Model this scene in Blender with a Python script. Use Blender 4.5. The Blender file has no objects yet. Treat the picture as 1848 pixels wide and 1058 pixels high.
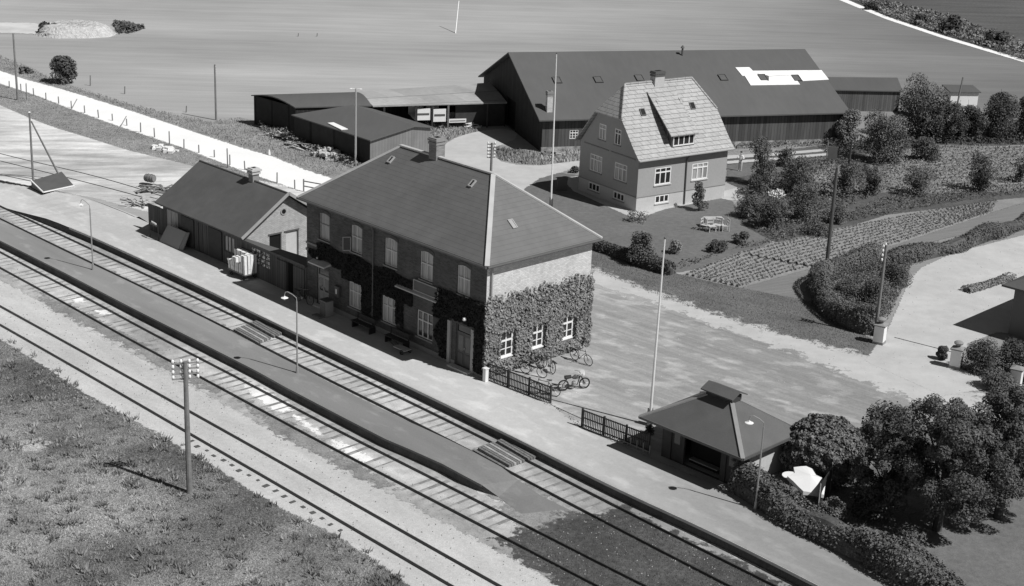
import bpy, math, random
import numpy as np
from mathutils import Vector, Matrix
R = math.radians
S = bpy.context.scene
C = S.collection

# ------------------------------------------------------------------ camera
CAMH, FPX, PIT, ROL = 30.7, 2698.0, R(18.81), R(2.381)
_fw = np.array([0, math.cos(PIT), -math.sin(PIT)])
_r0 = np.array([1.0, 0, 0]); _u0 = np.array([0, math.sin(PIT), math.cos(PIT)])
_r = _r0 * math.cos(ROL) + _u0 * math.sin(ROL)
_u = -_r0 * math.sin(ROL) + _u0 * math.cos(ROL)
cd = bpy.data.cameras.new('camera'); cam = bpy.data.objects.new('camera', cd); C.objects.link(cam)
cd.sensor_width = 36; cd.sensor_fit = 'HORIZONTAL'; cd.lens = FPX / 1848 * 36
cd.clip_start = 0.5; cd.clip_end = 6000
cam.matrix_world = Matrix(((_r[0], _u[0], -_fw[0], 0), (_r[1], _u[1], -_fw[1], 0), (_r[2], _u[2], -_fw[2], CAMH), (0, 0, 0, 1)))
S.camera = cam
# ------------------------------------------------------------------ light
SUN_EL, SUN_AZ = R(51), R(-31)          # azimuth of the direction towards the sun, from +x
wd = bpy.data.worlds.new('World'); S.world = wd; wd.use_nodes = True
nt = wd.node_tree; bg = nt.nodes['Background']
sk = nt.nodes.new('ShaderNodeTexSky'); sk.sky_type = 'NISHITA'; sk.sun_disc = False
sk.sun_elevation = SUN_EL; sk.sun_rotation = R(90) - SUN_AZ
bw = nt.nodes.new('ShaderNodeRGBToBW')
nt.links.new(sk.outputs[0], bw.inputs[0]); nt.links.new(bw.outputs[0], bg.inputs[0])
sk.dust_density = 0.2; sk.air_density = 0.8
bg.inputs[1].default_value = 0.05
sl = bpy.data.lights.new('sun', 'SUN'); sl.energy = 4.8; sl.angle = R(0.5); sl.color = (1, .995, .985)
so = bpy.data.objects.new('sun', sl); C.objects.link(so)
sd = Vector((math.cos(SUN_AZ) * math.cos(SUN_EL), math.sin(SUN_AZ) * math.cos(SUN_EL), math.sin(SUN_EL)))
so.rotation_euler = sd.to_track_quat('Z', 'Y').to_euler(); so.location = (60, -40, 90)
vs = S.view_settings; vs.view_transform = 'Standard'; vs.look = 'None'; vs.exposure = -0.08; vs.gamma = 1; vs.use_curve_mapping = False

# ------------------------------------------------------------------ helpers
def G(px, py, z=0.0):
    """where the sight line through a place of the survey photo meets the level z"""
    d = (px - 924) * _r - (py - 529) * _u + FPX * _fw
    t = (z - CAMH) / d[2]
    return Vector((t * d[0], t * d[1], z))
def pxm(p):                              # photo pixels per metre at a place
    q = np.array([p[0], p[1], p[2] - CAMH]); return FPX / float(q @ _fw)
def tag(o, label=None, cat=None, group=None, kind=None):
    if label: o['label'] = label
    if cat: o['category'] = cat
    if group: o['group'] = group
    if kind: o['kind'] = kind
    return o
def thing(name, label, cat, loc=(0, 0, 0), rz=0.0, group=None):
    o = bpy.data.objects.new(name, None); C.objects.link(o)
    o.location = loc; o.rotation_euler = (0, 0, rz); o.empty_display_size = .3
    return tag(o, label, cat, group)
def dup(root, loc, rz, label=None, group=None):
    def cp(o, par):
        c = o.copy(); C.objects.link(c); c.parent = par
        for ch in [x for x in kids.get(o.name, [])]: cp(ch, c)
        return c
    kids = {}
    for x in C.objects:
        if x.parent: kids.setdefault(x.parent.name, []).append(x)
    r = cp(root, None); r.location = loc; r.rotation_euler = (0, 0, rz)
    if label: r['label'] = label
    if group: r['group'] = group
    return r
class MB:
    def __init__(s): s.v = []; s.f = []; s.m = []
    def add(s, vs_, fs, mi=0):
        n = len(s.v); s.v += [tuple(p) for p in vs_]; s.f += [tuple(i + n for i in f) for f in fs]; s.m += [mi] * len(fs); return s
    def poly(s, pts, mi=0): return s.add(pts, [tuple(range(len(pts)))], mi)
    def box(s, x0, y0, z0, x1, y1, z1, mi=0):
        return s.add([(x0, y0, z0), (x1, y0, z0), (x1, y1, z0), (x0, y1, z0), (x0, y0, z1), (x1, y0, z1), (x1, y1, z1), (x0, y1, z1)],
                     [(0, 3, 2, 1), (4, 5, 6, 7), (0, 1, 5, 4), (1, 2, 6, 5), (2, 3, 7, 6), (3, 0, 4, 7)], mi)
    def hexa(s, b, t, mi=0):             # bottom ring, top ring (same count, counter-clockwise)
        n = len(b)
        return s.add(list(b) + list(t), [tuple(range(n))[::-1], tuple(range(n, 2 * n))] + [(i, (i + 1) % n, (i + 1) % n + n, i + n) for i in range(n)], mi)
    def bar(s, a, b, w, h=None, mi=0):   # rectangular bar between two points
        a = Vector(a); b = Vector(b); h = h or w
        d = (b - a).normalized(); up = Vector((0, 0, 1)) if abs(d.z) < .95 else Vector((0, 1, 0))
        x = d.cross(up).normalized() * w / 2; y = x.cross(d).normalized() * h / 2
        return s.hexa([a - x - y, a + x - y, a + x + y, a - x + y], [b - x - y, b + x - y, b + x + y, b - x + y], mi)
    def tube(s, pts, r, n=8, mi=0, cap=True):
        pts = [Vector(p) for p in pts]; rs = r if isinstance(r, (list, tuple)) else [r] * len(pts)
        vs_ = []; fs = []
        px = None
        for i, p in enumerate(pts):
            d = (pts[min(i + 1, len(pts) - 1)] - pts[max(i - 1, 0)]).normalized()
            if px is None:
                up = Vector((0, 0, 1)) if abs(d.z) < .9 else Vector((1, 0, 0)); px = d.cross(up).normalized()
            x = (px - d * px.dot(d)).normalized(); px = x; y = d.cross(x)
            for k in range(n):
                a = 2 * math.pi * k / n; vs_.append(p + (x * math.cos(a) + y * math.sin(a)) * rs[i])
        for i in range(len(pts) - 1):
            for k in range(n):
                a = i * n + k; b = i * n + (k + 1) % n; fs.append((a, b, b + n, a + n))
        if cap: fs += [tuple(range(n))[::-1], tuple(range((len(pts) - 1) * n, len(pts) * n))]
        return s.add(vs_, fs, mi)
    def lathe(s, prof, c=(0, 0, 0), n=16, mi=0):
        vs_ = []; fs = []
        for r_, z in prof:
            for k in range(n):
                a = 2 * math.pi * k / n; vs_.append((c[0] + r_ * math.cos(a), c[1] + r_ * math.sin(a), c[2] + z))
        for i in range(len(prof) - 1):
            for k in range(n):
                a = i * n + k; b = i * n + (k + 1) % n; fs.append((a, b, b + n, a + n))
        fs += [tuple(range(n))[::-1], tuple(range((len(prof) - 1) * n, len(prof) * n))]
        return s.add(vs_, fs, mi)
    def torus(s, c, ax, R_, r, n=20, k=6, mi=0):
        ax = Vector(ax).normalized(); u = ax.cross(Vector((0, 0, 1)) if abs(ax.z) < .9 else Vector((1, 0, 0))).normalized(); w = ax.cross(u); c = Vector(c)
        vs_ = []; fs = []
        for i in range(n):
            a = 2 * math.pi * i / n; e = u * math.cos(a) + w * math.sin(a)
            for j in range(k):
                b = 2 * math.pi * j / k; vs_.append(c + e * (R_ + r * math.cos(b)) + ax * r * math.sin(b))
        for i in range(n):
            for j in range(k):
                fs.append((i * k + j, i * k + (j + 1) % k, ((i + 1) % n) * k + (j + 1) % k, ((i + 1) % n) * k + j))
        return s.add(vs_, fs, mi)
    def build(s, name, mats, parent=None, smooth=False):
        me = bpy.data.meshes.new(name); me.from_pydata(s.v, [], s.f)
        for m in (mats if isinstance(mats, (list, tuple)) else [mats]): me.materials.append(m)
        if any(s.m): me.polygons.foreach_set('material_index', s.m)
        if smooth: me.polygons.foreach_set('use_smooth', [True] * len(s.f))
        me.update(); o = bpy.data.objects.new(name, me); C.objects.link(o); o.parent = parent; return o

# ------------------------------------------------------------------ materials (all greys: the place is photographed in black and white)
_MC = {}
def M(name, base, rough=.9, layers=(), pat=None, bump=None, spec=.25, metal=0.0, grad=None):
    if name in _MC: return _MC[name]
    m = bpy.data.materials.new(name); m.use_nodes = True; t = m.node_tree; L = t.links.new; bs = t.nodes['Principled BSDF']
    tc = t.nodes.new('ShaderNodeTexCoord')
    def math_(op, a, b=None, c=None, clamp=False):
        n = t.nodes.new('ShaderNodeMath'); n.operation = op; n.use_clamp = clamp
        for i, x in enumerate((a, b, c)):
            if x is None: continue
            if isinstance(x, (int, float)): n.inputs[i].default_value = x
            else: L(x, n.inputs[i])
        return n.outputs[0]
    def mapped(stretch=None, rot=0.0):
        if stretch is None and not rot: return tc.outputs['Object']
        mp1 = t.nodes.new('ShaderNodeMapping'); mp1.inputs['Rotation'].default_value = (0, 0, rot); L(tc.outputs['Object'], mp1.inputs[0])
        mp = t.nodes.new('ShaderNodeMapping'); mp.inputs['Scale'].default_value = stretch or (1, 1, 1); L(mp1.outputs[0], mp.inputs[0]); return mp.outputs[0]
    def noise(scale, detail=4, stretch=None, rot=0.0, rgh=.55):
        n = t.nodes.new('ShaderNodeTexNoise'); n.inputs['Scale'].default_value = scale; n.inputs['Detail'].default_value = detail
        n.inputs['Roughness'].default_value = rgh; L(mapped(stretch, rot), n.inputs['Vector']); return n.outputs['Fac']
    v = base
    if pat:
        sx = t.nodes.new('ShaderNodeSeparateXYZ'); L(tc.outputs['Object'], sx.inputs[0])
        al = math_('ADD', sx.outputs[0], sx.outputs[1])
        kind = pat[0]
        if kind == 'boards':             # (boards, width, gap darkness, variation)
            w = pat[1]; q = math_('DIVIDE', al, w); fr = math_('FRACT', q); fl = math_('FLOOR', q)
            wn = t.nodes.new('ShaderNodeTexWhiteNoise'); wn.noise_dimensions = '1D'; L(fl, wn.inputs['W'])
            gap = math_('LESS_THAN', fr, .1)
            a = math_('MULTIPLY_ADD', wn.outputs[0], 2 * pat[3], 1 - pat[3])
            g = math_('MULTIPLY_ADD', gap, -pat[2], 1)
            v = math_('MULTIPLY', math_('MULTIPLY', a, g), base); hgt = math_('MULTIPLY', gap, -1)
        else:                            # (brick, length, height, joint, joint value, variation)
            br = t.nodes.new('ShaderNodeTexBrick'); cx = t.nodes.new('ShaderNodeCombineXYZ'); L(al, cx.inputs[0]); L(sx.outputs[2], cx.inputs[1]); L(cx.outputs[0], br.inputs['Vector'])
            br.inputs['Scale'].default_value = 1; br.inputs['Brick Width'].default_value = pat[1]; br.inputs['Row Height'].default_value = pat[2]
            br.inputs['Mortar Size'].default_value = pat[3]; br.inputs['Mortar Smooth'].default_value = .3
            lo, hi = base * (1 - pat[5]), base * (1 + pat[5])
            br.inputs['Color1'].default_value = (lo, lo, lo, 1); br.inputs['Color2'].default_value = (hi, hi, hi, 1)
            br.inputs['Mortar'].default_value = (pat[4], pat[4], pat[4], 1); br.inputs['Bias'].default_value = 0
            bwn = t.nodes.new('ShaderNodeRGBToBW'); L(br.outputs['Color'], bwn.inputs[0]); v = bwn.outputs[0]; hgt = math_('MULTIPLY', br.outputs['Fac'], -1)
    for ly in layers:                    # (scale, amount, detail, stretch, rot, lo, hi)
        sc, am = ly[0], ly[1]; de = ly[2] if len(ly) > 2 else 4; st = ly[3] if len(ly) > 3 else None; ro = ly[4] if len(ly) > 4 else 0
        n = noise(sc, de, st, ro)
        lo, hi = (ly[5], ly[6]) if len(ly) > 6 else (.25, .75)
        mr = t.nodes.new('ShaderNodeMapRange'); mr.inputs['From Min'].default_value = lo; mr.inputs['From Max'].default_value = hi
        mr.inputs['To Min'].default_value = 1 - am; mr.inputs['To Max'].default_value = 1 + am; L(n, mr.inputs[0])
        v = math_('MULTIPLY', mr.outputs[0], v)
    if grad:                             # brightness ramp painted along x: (x0, factor0, x1, factor1)
        sg = t.nodes.new('ShaderNodeSeparateXYZ'); L(tc.outputs['Object'], sg.inputs[0]); mg = t.nodes.new('ShaderNodeMapRange'); mg.interpolation_type = 'SMOOTHSTEP'
        for nm, vv in zip(('From Min', 'To Min', 'From Max', 'To Max'), grad): mg.inputs[nm].default_value = vv
        L(sg.outputs[0], mg.inputs[0]); v = math_('MULTIPLY', mg.outputs[0], v)
    if isinstance(v, (int, float)): bs.inputs['Base Color'].default_value = (v, v, v, 1)
    else: L(math_('MINIMUM', v, .9), bs.inputs['Base Color'])
    bs.inputs['Roughness'].default_value = rough; bs.inputs['Specular IOR Level'].default_value = spec; bs.inputs['Metallic'].default_value = metal
    if bump:
        b = t.nodes.new('ShaderNodeBump'); b.inputs['Strength'].default_value = bump[1]; b.inputs['Distance'].default_value = bump[2] if len(bump) > 2 else .05
        hh = noise(bump[0], 3) if bump[0] else None
        if pat: hh = math_('ADD', hgt, hh) if hh is not None else hgt
        L(hh, b.inputs['Height']); L(b.outputs[0], bs.inputs['Normal'])
    _MC[name] = m; return m
AX = R(46)                               # rotation that lays noise along the railway
m_field = M('field_stubble', .33, 1, [(.02, .10, 8, (.5, 1.2, 1), R(-8), .38, .62), (.9, .05, 4, (.03, 3, 1), R(-4)), (.06, .08, 9), (.012, .12, 3), (.05, .10, 5, (.3, 1.3, 1), R(-8)), (.35, .10, 6, (.08, 1.6, 1), R(-5)), (1.6, .10, 4, (.10, 2.2, 1), R(-4)), (9, .10, 2)], grad=(-10, 1.08, 75, .50))  # grad puts the vignetting and view-angle falloff into the stubble colour
m_field2 = M('dark_crop', .10, 1, [(.03, .2, 3), (.3, .25, 5, (.3, 1.6, 1), R(-8)), (3, .25)])
m_sand = M('sand_ballast', .50, 1, [(.16, .12, 4, (.5, 1.2, 1), AX), (1.0, .12, 6, (.4, 1.2, 1), AX), (4, .10, 5), (14, .18, 3), (60, .15, 1)], bump=(22, .35, .04))
m_ballast = M('track_ballast', .40, 1, [(.35, .28, 6, (.3, 1.2, 1), AX, .35, .65), (1.6, .28, 6), (16, .22, 3)], bump=(18, .25, .03), grad=(-8, 1.05, 12, .70))
m_lime = M('lime_spill', .78, 1, [(1.5, .2, 6), (12, .12)])
m_oil = M('oily_ballast', .24, 1, [(1.2, .35, 6), (12, .35, 3)], bump=(18, .5, .05))
m_cinder = M('cinder', .08, 1, [(.35, .4, 8), (5, .45, 4), (30, .45, 2)], bump=(25, .7, .06))
m_plat = M('platform_gravel', .52, 1, [(.12, .13, 4, (.35, 1.5, 1), AX), (.4, .10, 9, (.12, 1.5, 1), AX), (.9, .09, 10, (.6, 1.2, 1), AX, .52, .66), (2.5, .06, 8), (9, .05, 3), (45, .06, 1)], bump=(50, .08, .02), grad=(-2, 1.0, 17, .52))
m_isl = M('island_tarmac', .26, .9, [(.15, .12, 4, (.35, 1.5, 1), AX), (.6, .14, 9, (.15, 1.4, 1), AX), (1.1, .10, 9, (.6, 1.2, 1), AX, .55, .68), (12, .08, 3), (50, .08, 1)], bump=(50, .08, .02), grad=(-25, 1.1, 0, .85))
m_kerb = M('kerb_stone', .62, .9, [(2, .12), (20, .1)])
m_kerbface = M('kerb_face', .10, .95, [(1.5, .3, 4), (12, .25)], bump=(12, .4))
m_yard = M('sandy_yard', .55, 1, [(.10, .20, 4, (.5, 1.6, 1), R(-12), .35, .65), (.45, .24, 10, (.4, 1.7, 1), R(-12), .38, .64), (2, .1, 8), (8, .07)], bump=(20, .15, .03))
m_road = M('white_gravel_road', .84, 1, [(.4, .04, 3), (5, .03)])
m_drive = M('pale_drive', .48, 1, [(.3, .10, 4), (1.1, .08, 5), (12, .06)], bump=(25, .12, .03))
m_court = M('forecourt_gravel', .37, 1, [(.10, .10, 3, (.5, 1.2, 1), R(42)), (.30, .16, 10, (.05, 2.0, 1), R(42), .35, .68), (1.0, .07, 10, (.06, 2.4, 1), R(42), .35, .65), (.6, .17, 10, (.8, 1.3, 1), R(20), .52, .62), (2.5, .08, 8), (10, .10)], bump=(25, .15, .03), grad=(2, 1.06, 18, .82))
m_verge = M('verge_grass', .15, 1, [(.3, .2, 6), (1.2, .22, 8, (.2, 1.8, 1), R(38)), (14, .3, 3)], bump=(14, .6, .08))
m_rough = M('dry_rough_grass', .26, 1, [(.4, .2, 4), (2.2, .3, 5), (12, .35, 3)], bump=(12, .6, .1))
m_lawn = M('lawn', .15, 1, [(.25, .12, 4), (2.5, .18, 5), (18, .22, 3)], bump=(16, .35, .05))
m_grassbase = M('meadow_ground', .20, 1, [(.11, .42, 5, None, 0, .40, .60), (.5, .25, 5), (2.2, .25, 5), (9, .4, 4), (30, .35, 2)], bump=(9, .8, .12))
m_blade = M('meadow_blades', .30, .9, [(.11, .42, 5, None, 0, .40, .60), (.6, .35, 5), (9, .3, 3)], spec=.15)
m_soil = M('garden_soil', .10, 1, [(.4, .25, 4), (3, .35, 5), (16, .35, 3)], bump=(12, .6, .08))
m_bare = M('bare_soil', .20, 1, [(.3, .12, 4, (.3, 1.6, 1), R(-28)), (2, .12, 5, (.2, 2.2, 1), R(-28)), (14, .14)], bump=(14, .3, .04))
m_crop = M('crop_leaf', .09, .8, [(1.3, .25)], spec=.2)
m_brick_d = M('yellow_brick_shaded', .085, .9, [(.8, .28, 4), (6, .15), (1.6, .2, 4, (1, 1, 6))], pat=('brick', .24, .075, .012, .11, .25), bump=(0, .25, .01))  # brick darkened so its colour carries the shade of the platform front
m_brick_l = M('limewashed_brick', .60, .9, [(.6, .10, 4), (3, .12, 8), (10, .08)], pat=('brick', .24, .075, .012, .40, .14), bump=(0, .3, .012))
m_ridge = M('zinc_ridge', .50, .5, [(1, .12)], spec=.5)
m_slate = M('asbestos_slate', .14, .55, [(.35, .10, 8), (3, .06, 5), (1.2, .08, 4, (1, 1, .2)), (.25, .05, 9)], pat=('brick', 40, .19, .010, .105, .02), bump=(0, .25, .02), spec=.4)
m_felt = M('roofing_felt', .105, .7, [(.3, .14, 8), (1.5, .10, 8), (30, .12, 1)], bump=(30, .15, .01), spec=.35)
m_feltb = M('barn_felt', .105, .65, [(.15, .10, 4), (1.2, .06, 5, (2, .3, 1)), (25, .06, 1)], spec=.4)
m_white_roof = M('new_white_sheet', .84, .8, [(1.2, .05)], pat=('boards', 1.05, .10, .05))
m_tile = M('pale_roof_tile', .40, .9, [(.5, .10, 6), (4, .12, 5)], pat=('brick', .8, .28, .018, .17, .05), bump=(0, .7, .03))
m_lightroof = M('weathered_sheet_roof', .34, .8, [(.3, .12, 4), (2, .14, 5, (1, 3, 1))], pat=('brick', 2.4, .35, .012, .20, .10))
m_render_g = M('grey_render', .26, .9, [(.5, .08, 4), (6, .07)])
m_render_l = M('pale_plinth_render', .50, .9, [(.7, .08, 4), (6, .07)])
m_stone = M('field_stone', .28, .95, [(1.2, .4, 3, None, 0, .4, .6), (6, .2)], bump=(4, .6, .08))
m_tar = M('tarred_boards', .032, .8, [(1.5, .25)], pat=('boards', .22, .6, .25), bump=(0, .4, .015))
m_wood_g = M('grey_boards', .115, .9, [(1.5, .22, 5, (4, 4, .4))], pat=('boards', .26, .6, .22), bump=(0, .4, .015))
m_wood_b = M('barn_boards', .085, .9, [(1.2, .25, 5, (3, 3, .3))], pat=('boards', .3, .6, .25), bump=(0, .4, .015))
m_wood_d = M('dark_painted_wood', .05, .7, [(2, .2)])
m_wood = M('weathered_wood', .20, .9, [(2, .25), (14, .15)])
m_woodl = M('pale_wood', .45, .9, [(2, .15), (14, .15)])
m_white = M('white_paint', .80, .5, [(2, .04)], spec=.4)
m_greyp = M('grey_paint', .34, .6, [(2, .08)], spec=.4)
m_dgrey = M('dark_grey_paint', .10, .6, [(2, .1)], spec=.4)
m_black = M('black_iron', .02, .5, [(3, .2)], spec=.5)
m_hole = M('painted_interior_shade', .010, .95)  # near-black paint standing in for the shade inside openings
m_frame = M('cream_window_paint', .60, .5)
m_glass = M('window_glass', .03, .08, spec=.7)
m_curt = M('curtained_glass', .36, .35, [(1.2, .35, 2, (5, 5, .3), 0, .35, .65)], spec=.5)
m_rust = M('rusty_rail', .028, .45, [(4, .3)], spec=.5)
m_sleeper = M('sleeper_wood', .25, .95, [(.7, .45, 4), (3, .3), (9, .3)])
m_zinc = M('galvanised_steel', .34, .4, [(2, .1)], spec=.5, metal=.3)
m_porc = M('white_porcelain', .85, .2, spec=.6)
m_bark = M('bark', .07, .95, [(6, .3)])
m_leaf = M('leaf_mid', .13, .75, [(.7, .4, 3), (4, .3, 2)], spec=.2)
m_leaf_d = M('leaf_dark', .085, .7, [(.7, .35, 3), (4, .3, 2)], spec=.25)
m_leaf_l = M('leaf_pale', .22, .8, [(.7, .3, 3), (4, .3, 2)], spec=.2)
m_ivyd = M('creeper_shade_leaf', .035, .8, spec=.1)  # darker copy of the ivy leaf, platform-side shade put into its colour
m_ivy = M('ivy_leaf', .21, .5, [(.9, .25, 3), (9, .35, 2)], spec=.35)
m_petal = M('white_petal', .75, .8, [(4, .15)])
m_canvas = M('white_canvas', .68, .9, [(1, .04)])
m_dcanvas = M('dark_canvas', .03, .9, [(1, .2)])
m_plank = M('crossing_plank', .17, .9, [(2, .35, 4, (3, 3, 3)), (10, .2)])
m_planklight = M('crossing_plank_pale', .34, .9, [(2, .3), (10, .2)])
m_skin = M('skin', .45, .6); m_cloth_w = M('white_cloth', .8, .9); m_cloth_d = M('dark_cloth', .06, .9)
m_crate = M('pale_carton', .78, .9, [(3, .10)]); m_strap = M('binding_strap', .05, .8)

# ------------------------------------------------------------------ ground
ZT = -0.5                                # level of the tracks below the platform top
rnd = random.Random(7)
def seglen(pl): return [0] + list(np.cumsum([(pl[i + 1] - pl[i]).length for i in range(len(pl) - 1)]))
def resample(pl, step):
    L = seglen(pl); n = max(2, int(L[-1] / step) + 1); out = []
    for k in range(n):
        d = L[-1] * k / (n - 1); i = max(j for j in range(len(L)) if L[j] <= d + 1e-9); i = min(i, len(pl) - 2)
        out.append(pl[i].lerp(pl[i + 1], (d - L[i]) / max(1e-9, L[i + 1] - L[i])))
    return out
def smooth(pl, it=2):
    for _ in range(it):
        pl = [pl[0]] + [(pl[i - 1] + pl[i] * 2 + pl[i + 1]) / 4 for i in range(1, len(pl) - 1)] + [pl[-1]]
    return pl
EDGE = [G(-260, 240, 0), G(-60, 335, 0), G(0, 361, 0), G(22, 370, 0), G(70, 388, 0), G(175, 431, 0), G(280, 479, 0), G(380, 525.5, 0), G(462, 566, 0), G(618, 641, 0),
        G(740, 698, 0), G(860, 756, 0), G(930, 790, 0), G(1112, 882, 0), G(1300, 967, 0), G(1475, 1056, 0), G(1800, 1225, 0), G(2400, 1540, 0)]
EDGE = smooth(resample(EDGE, 1.5), 3)
dirE = (EDGE[-1] - EDGE[0]).normalized(); nE = Vector((-dirE.y, dirE.x, 0))   # away from the camera
if nE.y < 0: nE = -nE
P22 = G(22, 370, 0)
def ez(p):                               # the platform edge ramps down at its far end
    s_ = (p - P22).dot(dirE); return ZT + .02 if s_ < -1 else (0 if s_ > 5 else ZT + .02 + (-ZT - .02) * (s_ + 1) / 6)
top = [Vector((p.x, p.y, ez(p))) for p in EDGE]; bot = [Vector((p.x, p.y, ZT)) for p in EDGE]
top = [top[0] - dirE * 900] + top + [top[-1] + dirE * 900]; bot = [bot[0] - dirE * 900] + bot + [bot[-1] + dirE * 900]
g = MB(); n_ = len(top)
mid = [Vector((p.x, p.y, 0)) + nE * 5 for p in top]; far = [Vector((p.x, p.y, 0)) + nE * 3000 for p in top]; near = [p - nE * 1500 for p in bot]
g.add(near + bot + bot + top + mid + far,
      [(i, i + 1, n_ + i + 1, n_ + i) for i in range(n_ - 1)] + [(2 * n_ + i, 2 * n_ + i + 1, 3 * n_ + i + 1, 3 * n_ + i) for i in range(n_ - 1)] +
      [(3 * n_ + i, 3 * n_ + i + 1, 4 * n_ + i + 1, 4 * n_ + i) for i in range(n_ - 1)] + [(4 * n_ + i, 4 * n_ + i + 1, 5 * n_ + i + 1, 5 * n_ + i) for i in range(n_ - 1)])
g.m = [0] * (n_ - 1) + [2] * (n_ - 1) + [3] * (n_ - 1) + [1] * (n_ - 1)
tag(g.build('ground', [m_sand, m_field, m_kerbface, m_plat]), kind='structure')
def zg(p): return 0.0
def jit(pl, step, amp):
    """close-spaced ragged copy of a ring"""
    out = []; pl = pl + [pl[0]]
    for i in range(len(pl) - 1):
        a, b = pl[i], pl[i + 1]; L = (b - a).length; n = max(1, int(L / step))
        if n > 400: n = 1
        d = (b - a).normalized(); nn = Vector((-d.y, d.x, 0))
        for k in range(n):
            t = k / n; out.append(a.lerp(b, t) + nn * (rnd.uniform(-amp, amp) if k else 0) + d * rnd.uniform(-.3, .3) * step * (1 if k else 0))
    return out
LV = {}
_SM = {}
def soft_mat(mat, amp, nsc):
    """the same material, ending raggedly where the sheet's edge distance runs out"""
    key = (mat.name, round(amp, 3)); 
    if key in _SM: return _SM[key]
    m = mat.copy(); m.name = mat.name + '_edge'; t = m.node_tree; L = t.links.new; out = [n for n in t.nodes if n.type == 'OUTPUT_MATERIAL'][0]; bs = t.nodes['Principled BSDF']
    at = t.nodes.new('ShaderNodeAttribute'); at.attribute_name = 'edge_distance'; tc = t.nodes.new('ShaderNodeTexCoord')
    n1 = t.nodes.new('ShaderNodeTexNoise'); n1.inputs['Scale'].default_value = nsc; n1.inputs['Detail'].default_value = 8; n1.inputs['Roughness'].default_value = .72; L(tc.outputs['Object'], n1.inputs['Vector'])
    a1 = t.nodes.new('ShaderNodeMath'); a1.operation = 'MULTIPLY_ADD'; L(n1.outputs['Fac'], a1.inputs[0]); a1.inputs[1].default_value = amp * 4.5; a1.inputs[2].default_value = -amp * 2.25
    a2 = t.nodes.new('ShaderNodeMath'); a2.operation = 'ADD'; L(at.outputs['Fac'], a2.inputs[0]); L(a1.outputs[0], a2.inputs[1])
    a3 = t.nodes.new('ShaderNodeMath'); a3.operation = 'MULTIPLY_ADD'; a3.use_clamp = True; L(a2.outputs[0], a3.inputs[0]); a3.inputs[1].default_value = 3.0 / amp; a3.inputs[2].default_value = .5
    tr = t.nodes.new('ShaderNodeBsdfTransparent'); mx = t.nodes.new('ShaderNodeMixShader'); L(a3.outputs[0], mx.inputs[0]); L(tr.outputs[0], mx.inputs[1]); L(bs.outputs[0], mx.inputs[2]); L(mx.outputs[0], out.inputs['Surface'])
    _SM[key] = m; return m
def pip(x, y, poly):
    c = np.zeros(len(x), bool); n = len(poly)
    for i in range(n):
        x0, y0 = poly[i][:2]; x1, y1 = poly[(i + 1) % n][:2]
        if y0 == y1: continue
        c ^= ((y0 > y) != (y1 > y)) & (x < (x1 - x0) * (y - y0) / (y1 - y0) + x0)
    return c
def edge_dist(x, y, poly):
    d = np.full(len(x), 1e9); n = len(poly)
    for i in range(n):
        x0, y0 = poly[i][:2]; x1, y1 = poly[(i + 1) % n][:2]; dx, dy = x1 - x0, y1 - y0; L2 = dx * dx + dy * dy + 1e-12
        t = np.clip(((x - x0) * dx + (y - y0) * dy) / L2, 0, 1); d = np.minimum(d, np.hypot(x - x0 - t * dx, y - y0 - t * dy))
    return np.where(pip(x, y, poly), d, -d)
def sheet(name, px, mat, level, z=0.0, step=.5, amp=.15, label=None, world=None):
    pl = world or [G(x, y, z) for x, y in px]
    LV[z] = LV.get(z, 0) + 1; zz = z + .0012 * LV[z] + .002
    me = bpy.data.meshes.new(name)
    if not amp:
        from mathutils.geometry import tessellate_polygon
        pts = [Vector((p.x, p.y, zz)) for p in pl]; tri = tessellate_polygon([pts]); F_ = []
        for t_ in tri:
            a_, b_, c_ = [pts[i] for i in t_]; F_.append(tuple(t_) if (b_ - a_).cross(c_ - a_).z > 0 else tuple(t_)[::-1])
        me.from_pydata([tuple(p) for p in pts], [], F_); me.materials.append(mat)
    else:
        P_ = np.array([[p.x, p.y] for p in pl]); lo = P_.min(0) - amp * 3; hi = P_.max(0) + amp * 3; cell = max(.12, min(max(hi - lo) / 130, 4)); 
        nx, ny = [int(v) + 2 for v in (hi - lo) / cell]; X, Y = np.meshgrid(lo[0] + np.arange(nx) * cell, lo[1] + np.arange(ny) * cell); D_ = edge_dist(X.ravel(), Y.ravel(), P_.tolist()).reshape(ny, nx)
        keep = np.maximum.reduce([D_[:-1, :-1], D_[1:, :-1], D_[:-1, 1:], D_[1:, 1:]]) > -amp * 2.4
        j, i = np.nonzero(keep); q = np.stack([j * nx + i, j * nx + i + 1, (j + 1) * nx + i + 1, (j + 1) * nx + i], 1); u_, inv = np.unique(q, return_inverse=True); q = inv.reshape(-1, 4)
        V = np.stack([X.ravel()[u_], Y.ravel()[u_], np.full(len(u_), zz)], 1)
        me.from_pydata(V.tolist(), [], q.tolist()); at = me.attributes.new('edge_distance', 'FLOAT', 'POINT'); at.data.foreach_set('value', D_.ravel()[u_].astype(np.float32)); me.materials.append(soft_mat(mat, amp, 1.1 / max(.12, amp) ** .6))
    me.update(); o = bpy.data.objects.new(name, me); C.objects.link(o)
    return tag(o, kind='structure')
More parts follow.
